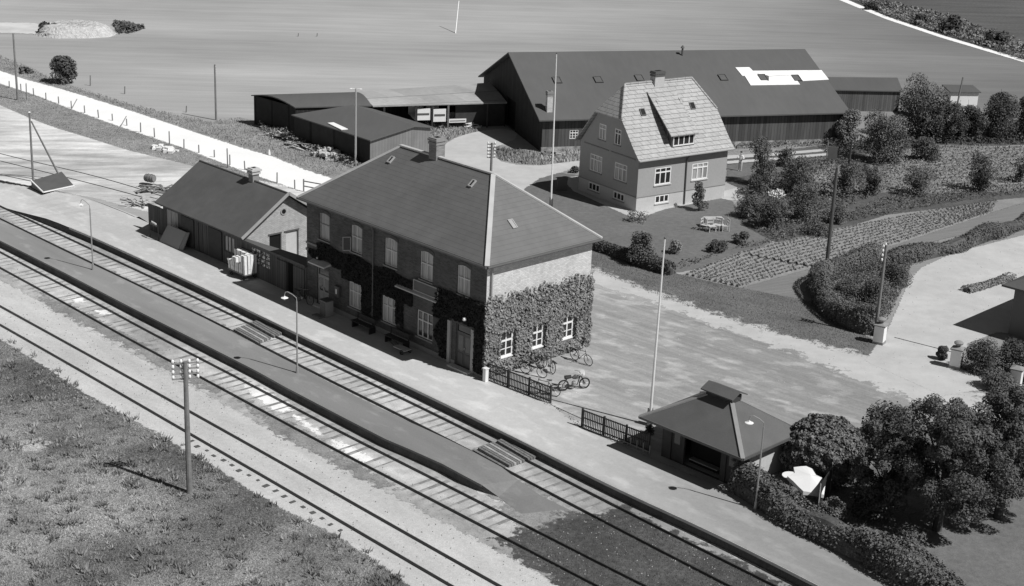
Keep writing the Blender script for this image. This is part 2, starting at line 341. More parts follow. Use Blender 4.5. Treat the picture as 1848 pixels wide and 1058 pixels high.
# regions beyond the platform (level 0)
sheet('rough_verge', [(-80, 70), (0, 105), (55, 125), (110, 150), (170, 170), (235, 190), (300, 205), (380, 222), (430, 212), (470, 220), (540, 262), (640, 300), (700, 300), (720, 330), (560, 345), (350, 340), (180, 300), (0, 215), (-80, 180)], m_rough, 1)
sheet('yard', [(-300, 110), (0, 190), (50, 212), (100, 231), (150, 246), (233, 272), (300, 288), (350, 300), (560, 345), (640, 400), (600, 520), (330, 400), (180, 360), (0, 325), (-300, 220)], m_yard, 2)
sheet('road', [(-300, 20), (0, 128), (43, 143), (100, 158), (150, 173), (217, 194), (290, 218), (367, 244), (440, 268), (493, 283), (549, 306), (592, 320), (660, 350), (760, 420), (560, 352), (500, 330), (440, 310), (400, 294), (333, 268), (267, 246), (200, 223), (133, 199), (67, 173), (0, 151), (-300, 60)], m_road, 3, amp=.25)
sheet('farm_grass', [(640, 300), (700, 262), (775, 232), (820, 225), (870, 236), (905, 262), (978, 276), (1050, 270), (1340, 262), (1500, 255), (1500, 300), (1000, 360), (800, 330)], m_rough, 1)
sheet('farm_drive', [(700, 330), (770, 275), (800, 262), (822, 249), (850, 240), (872, 236), (905, 232), (935, 238), (930, 252), (905, 262), (886, 268), (892, 282), (905, 292), (935, 298), (975, 299), (1048, 290), (1048, 300), (1010, 312), (975, 322), (945, 345), (1068, 470), (1068, 520), (700, 400)], m_drive, 3, amp=.15)
sheet('lawn', [(945, 342), (975, 322), (1010, 312), (1060, 318), (1147, 386), (1310, 350), (1330, 375), (1340, 400), (1400, 430), (1340, 470), (1290, 480), (1210, 494), (1100, 455), (1060, 450), (1000, 400)], m_lawn, 4, amp=.2)
sheet('house_path', [(1012, 322), (1044, 318), (1044, 330), (1147, 379), (1308, 344), (1335, 338), (1352, 345), (1372, 352), (1362, 362), (1318, 362), (1300, 358), (1200, 378), (1160, 392), (1140, 393), (1035, 345)], m_drive, 5, amp=.1)
sheet('garden_ground', [(1312, 285), (1848, 215), (1900, 215), (1900, 352), (1600, 388), (1480, 425), (1400, 438), (1345, 410), (1330, 375), (1352, 350), (1330, 338), (1312, 330)], m_soil, 3)
sheet('garden_path', [(1312, 281), (1400, 276), (1500, 268), (1500, 272), (1400, 281), (1312, 287)], m_drive, 4, amp=.08)
sheet('garden_path', [(1312, 291), (1400, 285), (1440, 281), (1500, 276), (1500, 280), (1440, 286), (1312, 296)], m_drive, 5, amp=.08)
sheet('drying_lawn', [(1312, 298), (1500, 284), (1510, 300), (1400, 312), (1345, 318), (1312, 325)], m_lawn, 5)
sheet('garden_bed', [(1460, 300), (1520, 296), (1545, 330), (1560, 352), (1480, 345), (1440, 325)], m_rough, 5)
sheet('garden_bed', [(1560, 280), (1700, 262), (1848, 266), (1848, 345), (1700, 350), (1590, 348)], m_bare, 4)
sheet('grass_verge', [(1066, 448), (1100, 452), (1210, 492), (1340, 520), (1420, 535), (1465, 545), (1520, 590), (1575, 612), (1582, 640), (1560, 641), (1500, 628), (1400, 601), (1300, 572), (1227, 547), (1144, 517), (1066, 487)], m_verge, 4)
sheet('crop_ground', [(1230, 497), (1335, 455), (1500, 415), (1650, 385), (1795, 362), (1848, 357), (1860, 362), (1790, 384), (1620, 442), (1440, 492), (1335, 521)], M('crop_soil', .24, 1, [(.5, .15), (6, .2)]), 5, amp=.1)
sheet('bare_strip', [(1335, 521), (1440, 492), (1620, 442), (1790, 384), (1900, 352), (1900, 392), (1700, 432), (1600, 460), (1520, 480), (1480, 500), (1465, 545), (1420, 536)], m_bare, 4)
sheet('forecourt', [(860, 640), (1066, 488), (1144, 518), (1227, 548), (1300, 573), (1400, 602), (1500, 630), (1580, 650), (1700, 700), (1900, 790), (1900, 1000), (1640, 1056), (1440, 960), (1330, 893), (1180, 830), (1050, 772), (872, 690)], m_court, 2, amp=.12)
sheet('road_edge', [(1060, 478), (1144, 512), (1227, 543), (1300, 568), (1400, 598), (1500, 626), (1590, 646), (1700, 690), (1900, 770), (1900, 840), (1760, 770), (1640, 722), (1540, 682), (1440, 640), (1300, 592), (1200, 556), (1120, 528), (1060, 510)], m_drive, 3, amp=1.3)
sheet('private_drive', [(1560, 652), (1582, 624), (1602, 596), (1622, 550), (1640, 508), (1662, 484), (1720, 457), (1848, 425), (1950, 400), (1950, 620), (1800, 600), (1748, 620), (1724, 660), (1800, 700), (1700, 715)], m_drive, 4, amp=.12)
sheet('far_field', [(1520, -4), (1600, 32), (1700, 66), (1848, 110), (2050, 170), (2050, -60), (1500, -60)], m_field2, 1, amp=.8)
sheet('field_track', [(1500, -10), (1520, -4), (1600, 30), (1700, 64), (1848, 108), (2050, 168), (2050, 176), (1848, 113), (1700, 69), (1596, 34), (1516, 1), (1490, -10)], m_road, 2, step=2, amp=.15)
sheet('rear_garden', [(1330, 893), (1377, 920), (1446, 958), (1516, 992), (1635, 1052), (1760, 1110), (2000, 1230), (2000, 800), (1760, 760), (1640, 775), (1540, 800), (1470, 840), (1400, 860)], m_verge, 6, amp=.3)
sheet('rear_path', [(1640, 930), (1760, 900), (1848, 870), (1900, 960), (1900, 1080), (1700, 1075), (1660, 1000)], m_lawn, 7)
sheet('sandpit', [(1530, 840), (1560, 822), (1600, 828), (1560, 850)], m_bare, 7)
# platform surfaces
pf = [G(x, y, 0) for x, y in [(1720, 1098), (1635, 1054), (1516, 996), (1446, 961), (1377, 922), (1329, 896), (1240, 860), (1045, 773), (993, 729), (872, 684), (700, 600), (552, 541), (270, 404), (225, 384), (160, 358)]]
eg = [p for p in EDGE if (p - P22).dot(dirE) > 7 and p.y > G(1720, 1180, 0).y]
pf = pf + [eg[0] + nE * 5.2 + dirE * .5]
sheet('platform', None, m_plat, 4, amp=0, world=eg + pf)
kb = MB()
for i in range(len(eg) - 1):
    a, b = eg[i], eg[i + 1]; kb.hexa([a + nE * -.03 + Vector((0, 0, -.12)), b + nE * -.03 + Vector((0, 0, -.12)), b + nE * .2 + Vector((0, 0, -.12)), a + nE * .2 + Vector((0, 0, -.12))],
                                     [a + nE * -.03 + Vector((0, 0, .022)), b + nE * -.03 + Vector((0, 0, .022)), b + nE * .2 + Vector((0, 0, .022)), a + nE * .2 + Vector((0, 0, .022))])
tag(kb.build('platform_kerb', m_kerb), kind='structure')
# tracks
def track_center(up, lo):
    u_ = resample([G(x, y, ZT + .15) for x, y in up], 1.0); l_ = [G(x, y, ZT + .15) for x, y in lo]
    l_ = resample(l_, .25); out = []
    for p in u_:
        q = min(l_, key=lambda s_: (s_ - p).length); out.append((p + q) / 2)
    out = [out[0] + (out[0] - out[4]).normalized() * 30] + out + [out[-1] + (out[-1] - out[-5]).normalized() * 30]
    return smooth(resample(out, 1.5), 12)
T1 = track_center([(0, 371), (168, 451), (380, 549), (462, 589), (618, 666), (740, 721.5), (860, 783), (953, 829), (1112, 911), (1300, 1006), (1400, 1056)],
                  [(0, 392), (168, 472), (380, 573.5), (540, 655), (672, 724), (740, 755), (860, 815), (1044, 916), (1300, 1046), (1340, 1066)])
T2 = track_center([(0, 454), (161, 540), (315, 624), (380, 654), (618, 782), (740, 841), (956, 949), (1044, 997), (1168, 1057)],
                  [(0, 480), (129, 548.5), (224, 604), (380, 686), (523, 764), (666, 839), (740, 877), (892, 957), (1083, 1057), (1100, 1066)])
T3 = track_center([(0, 552), (138, 628), (230, 678), (445, 797), (700, 942), (907, 1058)],
                  [(0, 582), (110, 644), (230, 714), (354, 787), (540, 892), (700, 987), (823, 1058), (850, 1074)])
ZB = ZT + .004
def perp(pl, i):
    d = (pl[min(i + 1, len(pl) - 1)] - pl[max(i - 1, 0)]).normalized(); return d, Vector((-d.y, d.x, 0))
def strip(pl, o0, o1, name, mat, z, amp=.0):
    a = []; b = []
    for i, p in enumerate(pl):
        d, n = perp(pl, i); a.append(Vector((p.x, p.y, z)) + n * (o0 + rnd.uniform(-amp, amp))); b.append(Vector((p.x, p.y, z)) + n * (o1 + rnd.uniform(-amp, amp)))
    m = MB(); k = len(pl); m.add(a + b, [(i, i + 1, k + i + 1, k + i) for i in range(k - 1)]); return m.build(name, mat)
def along(pl, step): return resample(pl, step)
def band(pl, o0, o1, p0, p1):
    pl = [p for p in along(pl, 1.2) if vis(p, 900)[0]]; a = []; b = []
    for i, p in enumerate(pl):
        d, n = perp(pl, i); a.append(Vector((p.x, p.y, ZT)) + n * o0); b.append(Vector((p.x, p.y, ZT)) + n * o1)
    return a + b[::-1]
def vis(p, m=60):
    q = np.array([p[0], p[1], p[2] - CAMH]); w = q @ _fw; X = 924 + FPX * (q @ _r) / w; Y = 529 - FPX * (q @ _u) / w
    return (-m < X < 1848 + m and -m < Y < 1058 + m), X, Y
def make_track(pl, name, label, sleepers, gap, szo, zr=ZT):
    bedz = .0012 * LV.get(ZT, 0) + .002
    t = thing(name, label, 'railway track', (pl[len(pl) // 2].x, pl[len(pl) // 2].y, zr)); o0 = t.location.copy()
    for sgn in (-1, 1):
        r = MB(); V = []
        for i, p in enumerate(pl):
            d, n = perp(pl, i); c = Vector((p.x, p.y, zr)) + n * sgn * .752 - o0
            for a, z in ((-.035, .0), (.035, .0), (.024, .08), (.024, .125), (-.024, .125), (-.024, .08)): V.append(c + n * a + Vector((0, 0, z)))
        F_ = []
        for i in range(len(pl) - 1):
            for k in range(6): F_.append((i * 6 + k, i * 6 + (k + 1) % 6, (i + 1) * 6 + (k + 1) % 6, (i + 1) * 6 + k))
        r.add(V, F_); r.build('rail', m_rust, t)
    if sleepers:
        sp = along(pl, gap); base = None; k = 0
        for i, p in enumerate(sp):
            if not vis(p, 40)[0] or k >= 100: continue
            d, n = perp(sp, i)
            if szo and szo(p, i): continue
            if base is None:
                mb = MB(); mb.box(-.11, -1.25, -.1, .11, 1.25, .035); base = mb.build('sleeper', m_sleeper, t); o = base
            else:
                o = base.copy(); C.objects.link(o); o.parent = t
            o.location = (p.x - o0.x, p.y - o0.y, bedz - .035 + rnd.uniform(-.002, .006)); o.rotation_euler = (0, 0, math.atan2(d.y, d.x) + rnd.uniform(-.035, .035)); o.scale = (rnd.uniform(.45, 1.15), rnd.uniform(.9, 1.05), 1); k += 1
    return t
sheet('track_bed', None, m_ballast, 0, ZT, amp=.18, world=band(T1, -1.5, 1.5, 0, 0))
sheet('track_bed', None, m_ballast, 0, ZT, amp=.35, world=band(T2, -1.7, 1.5, 0, 0))
make_track(T1, 'railway_track', 'railway track nearest the station, between the main platform and the island platform', True, .66, None)
make_track(T2, 'railway_track', 'middle railway track along the near edge of the island platform, with white spills', True, .66, None)
make_track(T3, 'railway_track', 'siding nearest the meadow, its sleepers buried in pale sand', True, .7, lambda p, i: True)
t3 = [o for o in C.objects if o.name.startswith('railway_track') and o.get('label', '').startswith('siding')][0]; sp3 = [(i, p) for i, p in enumerate(along(T3, .7))]; al3 = along(T3, .7); stub = None
for i, p in sp3:
    X_ = vis(p)[1]
    if not vis(p)[0] or not (370 < X_ < 660) : continue
    d, n = perp(al3, i); sg = -1 if n.y > 0 else 1
    if stub is None: m = MB(); m.box(-.11, -.16, -.05, .11, .16, .03); stub = m.build('sleeper_end', m_dgrey, t3); o = stub
    else: o = stub.copy(); C.objects.link(o); o.parent = t3
    q = Vector((p.x, p.y, ZT)) + n * sg * (1.18 + rnd.uniform(-.08, .08)) - t3.location; o.location = (q.x, q.y, rnd.uniform(-.01, .01)); o.rotation_euler = (0, 0, math.atan2(d.y, d.x) + rnd.uniform(-.1, .1)); o.scale = (rnd.uniform(.6, 1.1), rnd.uniform(.4, 1), 1)
# lime spills and oily patches between and beside the rails
for n0, pts in (('lime_spill', [(436, 690), (470, 700), (520, 728), (530, 742), (500, 744), (455, 715)]), ('lime_spill', [(595, 790), (640, 806), (675, 830), (650, 838), (610, 815)]),
                ('lime_spill', [(120, 538), (145, 536), (158, 543), (138, 547)]), ('lime_spill', [(172, 560), (190, 560), (200, 566), (178, 568)]), ('lime_spill', [(530, 748), (560, 765), (585, 788), (560, 778), (535, 760)])):
    sheet(n0, pts, m_lime, 3, ZT, amp=.35)
for pts in ([(60, 522), (110, 545), (200, 590), (330, 665), (400, 705), (392, 712), (320, 680), (200, 610), (100, 560)], [(430, 718), (520, 765), (600, 810), (680, 856), (730, 890), (690, 880), (600, 835), (500, 780)],
            [(205, 492), (330, 552), (420, 600), (410, 604), (300, 550)]):
    sheet('oily_ballast', pts, m_oil, 2.5, ZT, amp=.7)
sheet('cinder_bed', [(895, 972), (935, 960), (975, 945), (1031, 922), (1062, 930), (1090, 925), (1125, 915), (1240, 975), (1400, 1050), (1560, 1150), (1300, 1200), (1040, 1090), (985, 1040), (935, 1005), (905, 985)], m_cinder, 3.5, ZT, amp=.8)
sheet('platform_tail', [(880, 885), (905, 872), (960, 878), (1031, 918), (1010, 940), (975, 958), (925, 940), (905, 915)], M('tail_sand', .25, 1, [(.8, .25, 8), (4, .2, 6), (16, .25, 3)], bump=(18, .3, .03)), 0, ZT, amp=1.1)
# island platform
ne = [(-120, 372), (0, 434), (120, 494), (240, 556.5), (350, 612), (462, 669), (516, 699), (624, 755.5), (696, 792.5), (740, 811), (800, 838), (835, 857), (869, 875), (900, 897), (940, 928), (985, 950)]
fe = [(-60, 371), (-3, 395), (120, 455), (240, 512), (372, 576), (482, 632), (536, 660), (640, 714), (740, 762), (760, 771), (810, 794), (855, 816), (905, 843), (935, 866), (975, 894), (1031, 922)]
zi = [0] * 9 + [0, 0, 0, -.12, -.478, -.485, -.492]; zf = [0] * 9 + [0, 0, -.02, -.1, -.25, -.42, -.492]
A = [Vector((*G(x, y, 0).xy, z)) for (x, y), z in zip(ne, zi)]
A = [Vector((*G(x, y, z).xy, z)) for (x, y), z in zip(ne, zi)]; B = [Vector((*G(x, y, z).xy, z)) for (x, y), z in zip(fe, zf)]
isl = MB(); k = len(A)
Ab = [Vector((p.x, p.y, ZT - .05)) for p in A]; Bb = [Vector((p.x, p.y, ZT - .05)) for p in B]
isl.add(A + B + Ab + Bb, [(i, i + 1, k + i + 1, k + i) for i in range(k - 1)] + [(2 * k + i, 2 * k + i + 1, i + 1, i) for i in range(k - 1)] + [(k + i, k + i + 1, 3 * k + i + 1, 3 * k + i) for i in range(k - 1)])
isl.m = [0] * (k - 1) + [1] * (2 * k - 2)
tag(isl.build('island_platform', [m_isl, m_kerbface]), kind='structure')
ik = MB()
for i in range(12):
    a, b = A[i], A[i + 1]; d = (b - a).normalized(); nn = Vector((-d.y, d.x, 0)); nn = nn if nn.y > 0 else -nn
    ik.hexa([a - nn * .02 + Vector((0, 0, -.1)), b - nn * .02 + Vector((0, 0, -.1)), b + nn * .13 + Vector((0, 0, -.1)), a + nn * .13 + Vector((0, 0, -.1))],
            [a - nn * .02 + Vector((0, 0, .012)), b - nn * .02 + Vector((0, 0, .012)), b + nn * .13 + Vector((0, 0, .012)), a + nn * .13 + Vector((0, 0, .012))])
tag(ik.build('island_kerb', m_isl), kind='structure')
# timber crossings
def crossing(pxs, label):
    P_ = [G(x, y, ZT + .15) for x, y in pxs]    # far-left, far-right, near-right, near-left (photo)
    c = sum(P_, Vector()) / 4; t = thing('timber_crossing', label, 'crossing', (c.x, c.y, ZT), 0, 'timber crossings over the first track')
    fl, fr, nr, nl = [p - Vector((c.x, c.y, ZT)) for p in P_]
    n = 13
    for i in range(n):
        t0 = i / n + .008; t1 = (i + 1) / n - .008
        a = fl.lerp(nl, t0); b = fr.lerp(nr, t0); c_ = fr.lerp(nr, t1); d = fl.lerp(nl, t1)
        if abs((t0 + t1) / 2 - RL[0]) < .035 or abs((t0 + t1) / 2 - RL[1]) < .035: continue
        m = MB(); zz = Vector((0, 0, .02)); m.hexa([d - zz * 6, c_ - zz * 6, b - zz * 6, a - zz * 6], [d + zz * .2, c_ + zz * .2, b + zz * .2, a + zz * .2])
        m.build('plank', m_planklight if i in (4, 6, 8) else m_plank, t)
RL = (.36, .86)
crossing([(468, 576), (510, 600), (456, 622), (412, 598)], 'timber plank crossing over the first track left of the station lamp')
crossing([(915, 788), (972, 822), (908, 843), (852, 812)], 'timber plank crossing over the first track near the lattice fence')
# rails sunk in the sandy yard
Y1 = smooth(resample([G(x, y) for x, y in [(-60, 262), (0, 278), (57, 292), (150, 312), (253, 341), (300, 357)]], 2), 3)
Y2 = smooth(resample([G(x, y) for x, y in [(-60, 276), (0, 291), (50, 303), (113, 319), (233, 349), (262, 358)]], 2), 3)
t = thing('yard_track', 'thin sunken yard rails curving through the pale sand behind the goods shed', 'railway track', Y1[len(Y1) // 2])
for Y in (Y1, Y2):
    m = MB(); m.tube([p - t.location + Vector((0, 0, .0)) for p in Y], .045, 6); m.build('rail', m_rust, t)
t = MB(); t.tube(smooth([G(x, y, .02) for x, y in [(-30, 316), (0, 317), (20, 316), (45, 320), (60, 323), (85, 327)]], 1), .025, 5); tag(t.build('cable', m_black), 'dark cable lying on the sand left of the wedge ramp', 'cable')
# ------------------------------------------------------------------ foreground meadow
mead = [(0, 613), (30, 630), (56, 648), (100, 676), (143, 705), (185, 728), (225, 752), (277, 778), (335, 814), (400, 851), (453, 888), (540, 935), (619, 975), (700, 1029), (745, 1062), (800, 1110), (600, 1300), (-300, 1300), (-300, 500), (-100, 560)]
sheet('meadow', mead, m_grassbase, 1, ZT, amp=.22)
def mesh_np(name, V, nper, mat, parent=None):
    """V: (n, nper, 3) separate faces"""
    n = len(V); me = bpy.data.meshes.new(name); me.vertices.add(n * nper); me.vertices.foreach_set('co', V.reshape(-1).astype(np.float32))
    me.loops.add(n * nper); me.loops.foreach_set('vertex_index', np.arange(n * nper, dtype=np.int32))
    me.polygons.add(n); me.polygons.foreach_set('loop_start', np.arange(0, n * nper, nper, dtype=np.int32))
    me.materials.append(mat); me.update(calc_edges=True); o = bpy.data.objects.new(name, me); C.objects.link(o); o.parent = parent; return o
rng = np.random.default_rng(11)
def blades(name, polyw, n, h, w, mat, z, lean=.5):
    xs = [p[0] for p in polyw]; ys = [p[1] for p in polyw]
    x = rng.uniform(min(xs), max(xs), n * 3); y = rng.uniform(min(ys), max(ys), n * 3); k = pip(x, y, polyw); x = x[k][:n]; y = y[k][:n]; n = len(x)
    a = rng.uniform(0, 6.283, n); hh = h * rng.uniform(.4, 1.3, n); ww = w * rng.uniform(.6, 1.3, n)
    l = rng.uniform(-lean, lean, (n, 2)) * hh[:, None]
    V = np.zeros((n, 3, 3)); V[:, 0, 0] = x - np.cos(a) * ww / 2; V[:, 0, 1] = y - np.sin(a) * ww / 2; V[:, 1, 0] = x + np.cos(a) * ww / 2; V[:, 1, 1] = y + np.sin(a) * ww / 2
    V[:, 2, 0] = x + l[:, 0]; V[:, 2, 1] = y + l[:, 1]; V[:, :2, 2] = z; V[:, 2, 2] = z + hh
    return mesh_np(name, V, 3, mat)
mw = [tuple(G(x, y, ZT).xy) for x, y in [(-30, 596), (0, 613), (56, 648), (143, 705), (225, 752), (335, 814), (453, 888), (540, 935), (619, 975), (745, 1062), (760, 1090), (-30, 1090)]]
tag(blades('meadow_grass', mw, 140000, .06, .06, m_blade, ZT, 1.4), 'rough unmown grass of the meadow in front of the tracks', 'grass', kind='stuff')
def pw(px, z=0): return [tuple(G(x, y, z).xy) for x, y in px]
tag(blades('verge_blades', pw([(1066, 448), (1100, 452), (1210, 492), (1340, 520), (1465, 545), (1520, 590), (1575, 612), (1560, 641), (1400, 601), (1300, 572), (1227, 547), (1144, 517), (1066, 487)]), 26000, .07, .045, M('verge_blade', .19, .9, [(.4, .2), (2.2, .2, 4, (.3, 1.6, 1), R(38))]), 0), 'grass on the verge between the road and the crop field', 'grass', kind='stuff')
m_dry = M('dry_blades', .33, .95, [(.4, .25), (4, .2)])
tag(blades('roadside_grass', pw([(0, 100), (55, 122), (110, 148), (235, 188), (380, 220), (430, 212), (640, 300), (590, 318), (493, 281), (367, 242), (217, 192), (100, 156), (0, 126)]), 24000, .15, .09, m_dry, 0), 'dry tall grass beside the white road', 'grass', kind='stuff')
tag(blades('fence_grass', pw([(0, 152), (67, 174), (200, 224), (333, 268), (462, 318), (560, 350), (350, 298), (233, 271), (150, 245), (50, 211), (0, 188)]), 14000, .09, .07, m_blade, 0), 'grass along the post fence between yard and road', 'grass', kind='stuff')
tag(blades('farmyard_grass', pw([(700, 262), (775, 234), (820, 226), (868, 236), (822, 248), (800, 260), (770, 272), (720, 300)]) , 3000, .2, .12, m_dry, 0), 'dry grass beside the farm drive in front of the open shed', 'grass', kind='stuff')
tag(blades('barn_grass', pw([(890, 266), (978, 278), (1046, 272), (1046, 290), (975, 298), (935, 296), (900, 288)]), 3000, .25, .12, m_blade, 0), 'grass strip in front of the barn corner', 'grass', kind='stuff')
exec_after = []
def tufts(name, polyw, n, per, h, mat, z, label):
    xs = [p[0] for p in polyw]; ys = [p[1] for p in polyw]; x = rng.uniform(min(xs), max(xs), n * 3); y = rng.uniform(min(ys), max(ys), n * 3); k = pip(x, y, polyw); x = x[k][:n]; y = y[k][:n]; n = len(x)
    sz = rng.uniform(.5, 1.6, n) ** 1.5; x = np.repeat(x, per); y = np.repeat(y, per); sz = np.repeat(sz, per); m = len(x); a = rng.uniform(0, 6.28, m); r = rng.random(m) * .16 * sz; x = x + np.cos(a) * r; y = y + np.sin(a) * r
    hh = h * sz * rng.uniform(.5, 1.2, m); l = np.stack([np.cos(a), np.sin(a)], 1) * (hh * rng.uniform(.2, .9, m))[:, None]; t_ = rng.uniform(0, 3.14, m); w = .03 * sz
    V = np.zeros((m, 3, 3)); V[:, 0, 0] = x - np.cos(t_) * w; V[:, 0, 1] = y - np.sin(t_) * w; V[:, 1, 0] = x + np.cos(t_) * w; V[:, 1, 1] = y + np.sin(t_) * w; V[:, 2, 0] = x + l[:, 0]; V[:, 2, 1] = y + l[:, 1]; V[:, :2, 2] = z; V[:, 2, 2] = z + hh
    return tag(mesh_np(name, V, 3, mat), label, 'grass', kind='stuff')
tufts('grass_tufts', mw, 420, 20, .13, M('tuft_dark', .18, .9, [(1, .3)]), ZT, 'darker tufts of tall weeds standing in the foreground meadow')
tufts('grass_tufts', mw, 420, 16, .12, M('tuft_pale', .30, .9, [(1, .3)]), ZT, 'pale dry tufts in the foreground meadow')
tufts('edge_weeds', [tuple(G(x, y, ZT).xy) for x, y in [(0, 603), (56, 638), (143, 695), (225, 743), (335, 805), (453, 878), (540, 926), (619, 966), (745, 1053), (735, 1064), (619, 980), (540, 940), (453, 892), (335, 818), (225, 756), (143, 709), (56, 652), (0, 617)]], 420, 14, .13, m_blade, ZT, 'weeds spilling from the meadow over the siding sand')
# ------------------------------------------------------------------ buildings: shared builders
def wall_open(mb, o, u, x0, x1, z0, z1, ops, depth=.12, mi=0, top=None):
    """a wall sheet from o along u with real openings; ops = [(x0,x1,z0,z1)]; reveals go inwards"""
    o = Vector(o); u = Vector(u).normalized(); n = Vector((u.y, -u.x, 0))           # outward
    P_ = lambda x, z, d=0: o + u * x + Vector((0, 0, z)) - n * d
    xs = sorted({x0, x1, *[a for q in ops for a in q[:2]]}); zs = sorted({z0, z1, *[a for q in ops for a in q[2:]]})
    for i in range(len(xs) - 1):
        for j in range(len(zs) - 1):
            cx, cz = (xs[i] + xs[i + 1]) / 2, (zs[j] + zs[j + 1]) / 2
            if any(q[0] < cx < q[1] and q[2] < cz < q[3] for q in ops): continue
            mb.poly([P_(xs[i], zs[j]), P_(xs[i + 1], zs[j]), P_(xs[i + 1], zs[j + 1]), P_(xs[i], zs[j + 1])], mi)
    for a, b, c, d in ops:
        for (p, q) in (((a, c), (b, c)), ((b, c), (b, d)), ((b, d), (a, d)), ((a, d), (a, c))):
            mb.poly([P_(p[0], p[1]), P_(q[0], q[1]), P_(q[0], q[1], depth), P_(p[0], p[1], depth)], mi)
    return mb
def obox(mb, o, u, x0, x1, z0, z1, d0, d1, mi=0):
    """box in a wall's own axes: x along the wall, z up, d outwards (negative = inside)"""
    o = Vector(o); u = Vector(u).normalized(); n = Vector((u.y, -u.x, 0)); Z = Vector((0, 0, 1))
    b = [o + u * x + n * d + Z * z0 for x, d in ((x0, d1), (x1, d1), (x1, d0), (x0, d0))]
    return mb.hexa(b, [p + Z * (z1 - z0) for p in b], mi)
def window(par, o, u, x0, x1, z0, z1, cols=2, trans=.62, dep=.10, fm=None, pm=None, fw=.07, bars=(), sill=None, arch=0, label=None, skipcol=None):
    fm = fm or m_white; pm = pm or m_glass; f = MB(); w = x1 - x0; e = .004
    obox(f, o, u, x0 + e, x0 + fw, z0 + e, z1 - e, -dep, -dep + .05); obox(f, o, u, x1 - fw, x1 - e, z0 + e, z1 - e, -dep, -dep + .05)
    obox(f, o, u, x0 + fw, x1 - fw, z0 + e, z0 + fw, -dep, -dep + .05); obox(f, o, u, x0 + fw, x1 - fw, z1 - fw, z1 - e, -dep, -dep + .05)
    zt = z0 + (z1 - z0) * trans if trans else None
    if zt: obox(f, o, u, x0 + fw, x1 - fw, zt - fw * .55, zt + fw * .55, -dep + .004, -dep + .06)
    for k in range(1, cols):
        xc = x0 + w * k / cols
        if zt:
            obox(f, o, u, xc - fw * .5, xc + fw * .5, z0 + fw, zt - fw * .55, -dep + .002, -dep + .055)
            if skipcol is None: obox(f, o, u, xc - fw * .4, xc + fw * .4, zt + fw * .55, z1 - fw, -dep + .002, -dep + .055)
        else: obox(f, o, u, xc - fw * .5, xc + fw * .5, z0 + fw, z1 - fw, -dep + .002, -dep + .055)
    for zb in bars:
        zz = z0 + (z1 - z0) * zb
        for k in range(cols):
            obox(f, o, u, x0 + w * k / cols + fw * .5, x0 + w * (k + 1) / cols - fw * .5, zz - .018, zz + .018, -dep + .006, -dep + .04)
    fo = f.build('window', fm, par)
    if label: fo['label'] = label
    p = MB(); obox(p, o, u, x0 + e, x1 - e, z0 + e, z1 - e, -dep - .04, -dep + .008)
    p.build('pane', pm, fo)
    if sill:
        sb = MB(); obox(sb, o, u, x0 - .06, x1 + .06, z0 - .07, z0 - .003, -dep + .055, .07); sb.build('sill', sill, fo)
    return fo
def arch_fill(mb, o, u, x0, x1, z1, rise, dep, mi=0, proud=0.03, band=.16):
    """curved brick head: fills the corners of the opening and stands slightly proud above it"""
    o = Vector(o); u = Vector(u).normalized(); n = Vector((u.y, -u.x, 0)); Z = Vector((0, 0, 1)); N = 10
    P_ = lambda x, z, d: o + u * x + Z * z + n * d
    xs = [x0 + (x1 - x0) * i / N for i in range(N + 1)]; c = (x0 + x1) / 2; h = (x1 - x0) / 2
    zz = [z1 - rise * ((x - c) / h) ** 2 for x in xs]
    for i in range(N):
        a, b = (xs[i], zz[i] - .0), (xs[i + 1], zz[i + 1] - .0)
        mb.hexa([P_(a[0], a[1], -dep + .07), P_(b[0], b[1], -dep + .07), P_(b[0], b[1], -.006), P_(a[0], a[1], -.006)],
                [P_(a[0], z1 - .003, -dep + .07), P_(b[0], z1 - .003, -dep + .07), P_(b[0], z1 - .003, -.006), P_(a[0], z1 - .003, -.006)], mi)
    xs2 = [x0 - .1 + (x1 - x0 + .2) * i / N for i in range(N + 1)]; h2 = h + .1
    z2 = [z1 + .06 - rise * ((x - c) / h) ** 2 * .9 for x in xs2]
    for i in range(N):
        mb.hexa([P_(xs2[i], z2[i], .002), P_(xs2[i + 1], z2[i + 1], .002), P_(xs2[i + 1], z2[i + 1], proud), P_(xs2[i], z2[i], proud)],
                [P_(xs2[i], z2[i] + band, .002), P_(xs2[i + 1], z2[i + 1] + band, .002), P_(xs2[i + 1], z2[i + 1] + band, proud), P_(xs2[i], z2[i] + band, proud)], mi)
XU, YU = Vector((1, 0, 0)), Vector((0, 1, 0))
def chimney(par, x, y, z0, z1, w, d, mat, cap=.08, capm=None):
    m = MB(); m.box(x - w / 2, y - d / 2, z0, x + w / 2, y + d / 2, z1); c = m.build('chimney', mat, par)
    k = MB(); k.box(x - w / 2 - cap, y - d / 2 - cap, z1 + .002, x + w / 2 + cap, y + d / 2 + cap, z1 + .12); k.box(x - w / 2 - cap * .3, y - d / 2 - cap * .3, z1 + .122, x + w / 2 + cap * .3, y + d / 2 + cap * .3, z1 + .2)
    k.box(x - w / 2 - cap * .6, y - d / 2 - cap * .6, z1 - .2, x + w / 2 + cap * .6, y + d / 2 + cap * .6, z1 - .06)
    k.build('chimney_cap', capm or mat, c)
    h = MB(); h.box(x - w / 4, y - d / 4, z1 + .15, x + w / 4, y + d / 4, z1 + .215); h.build('flue', m_hole, c); return c
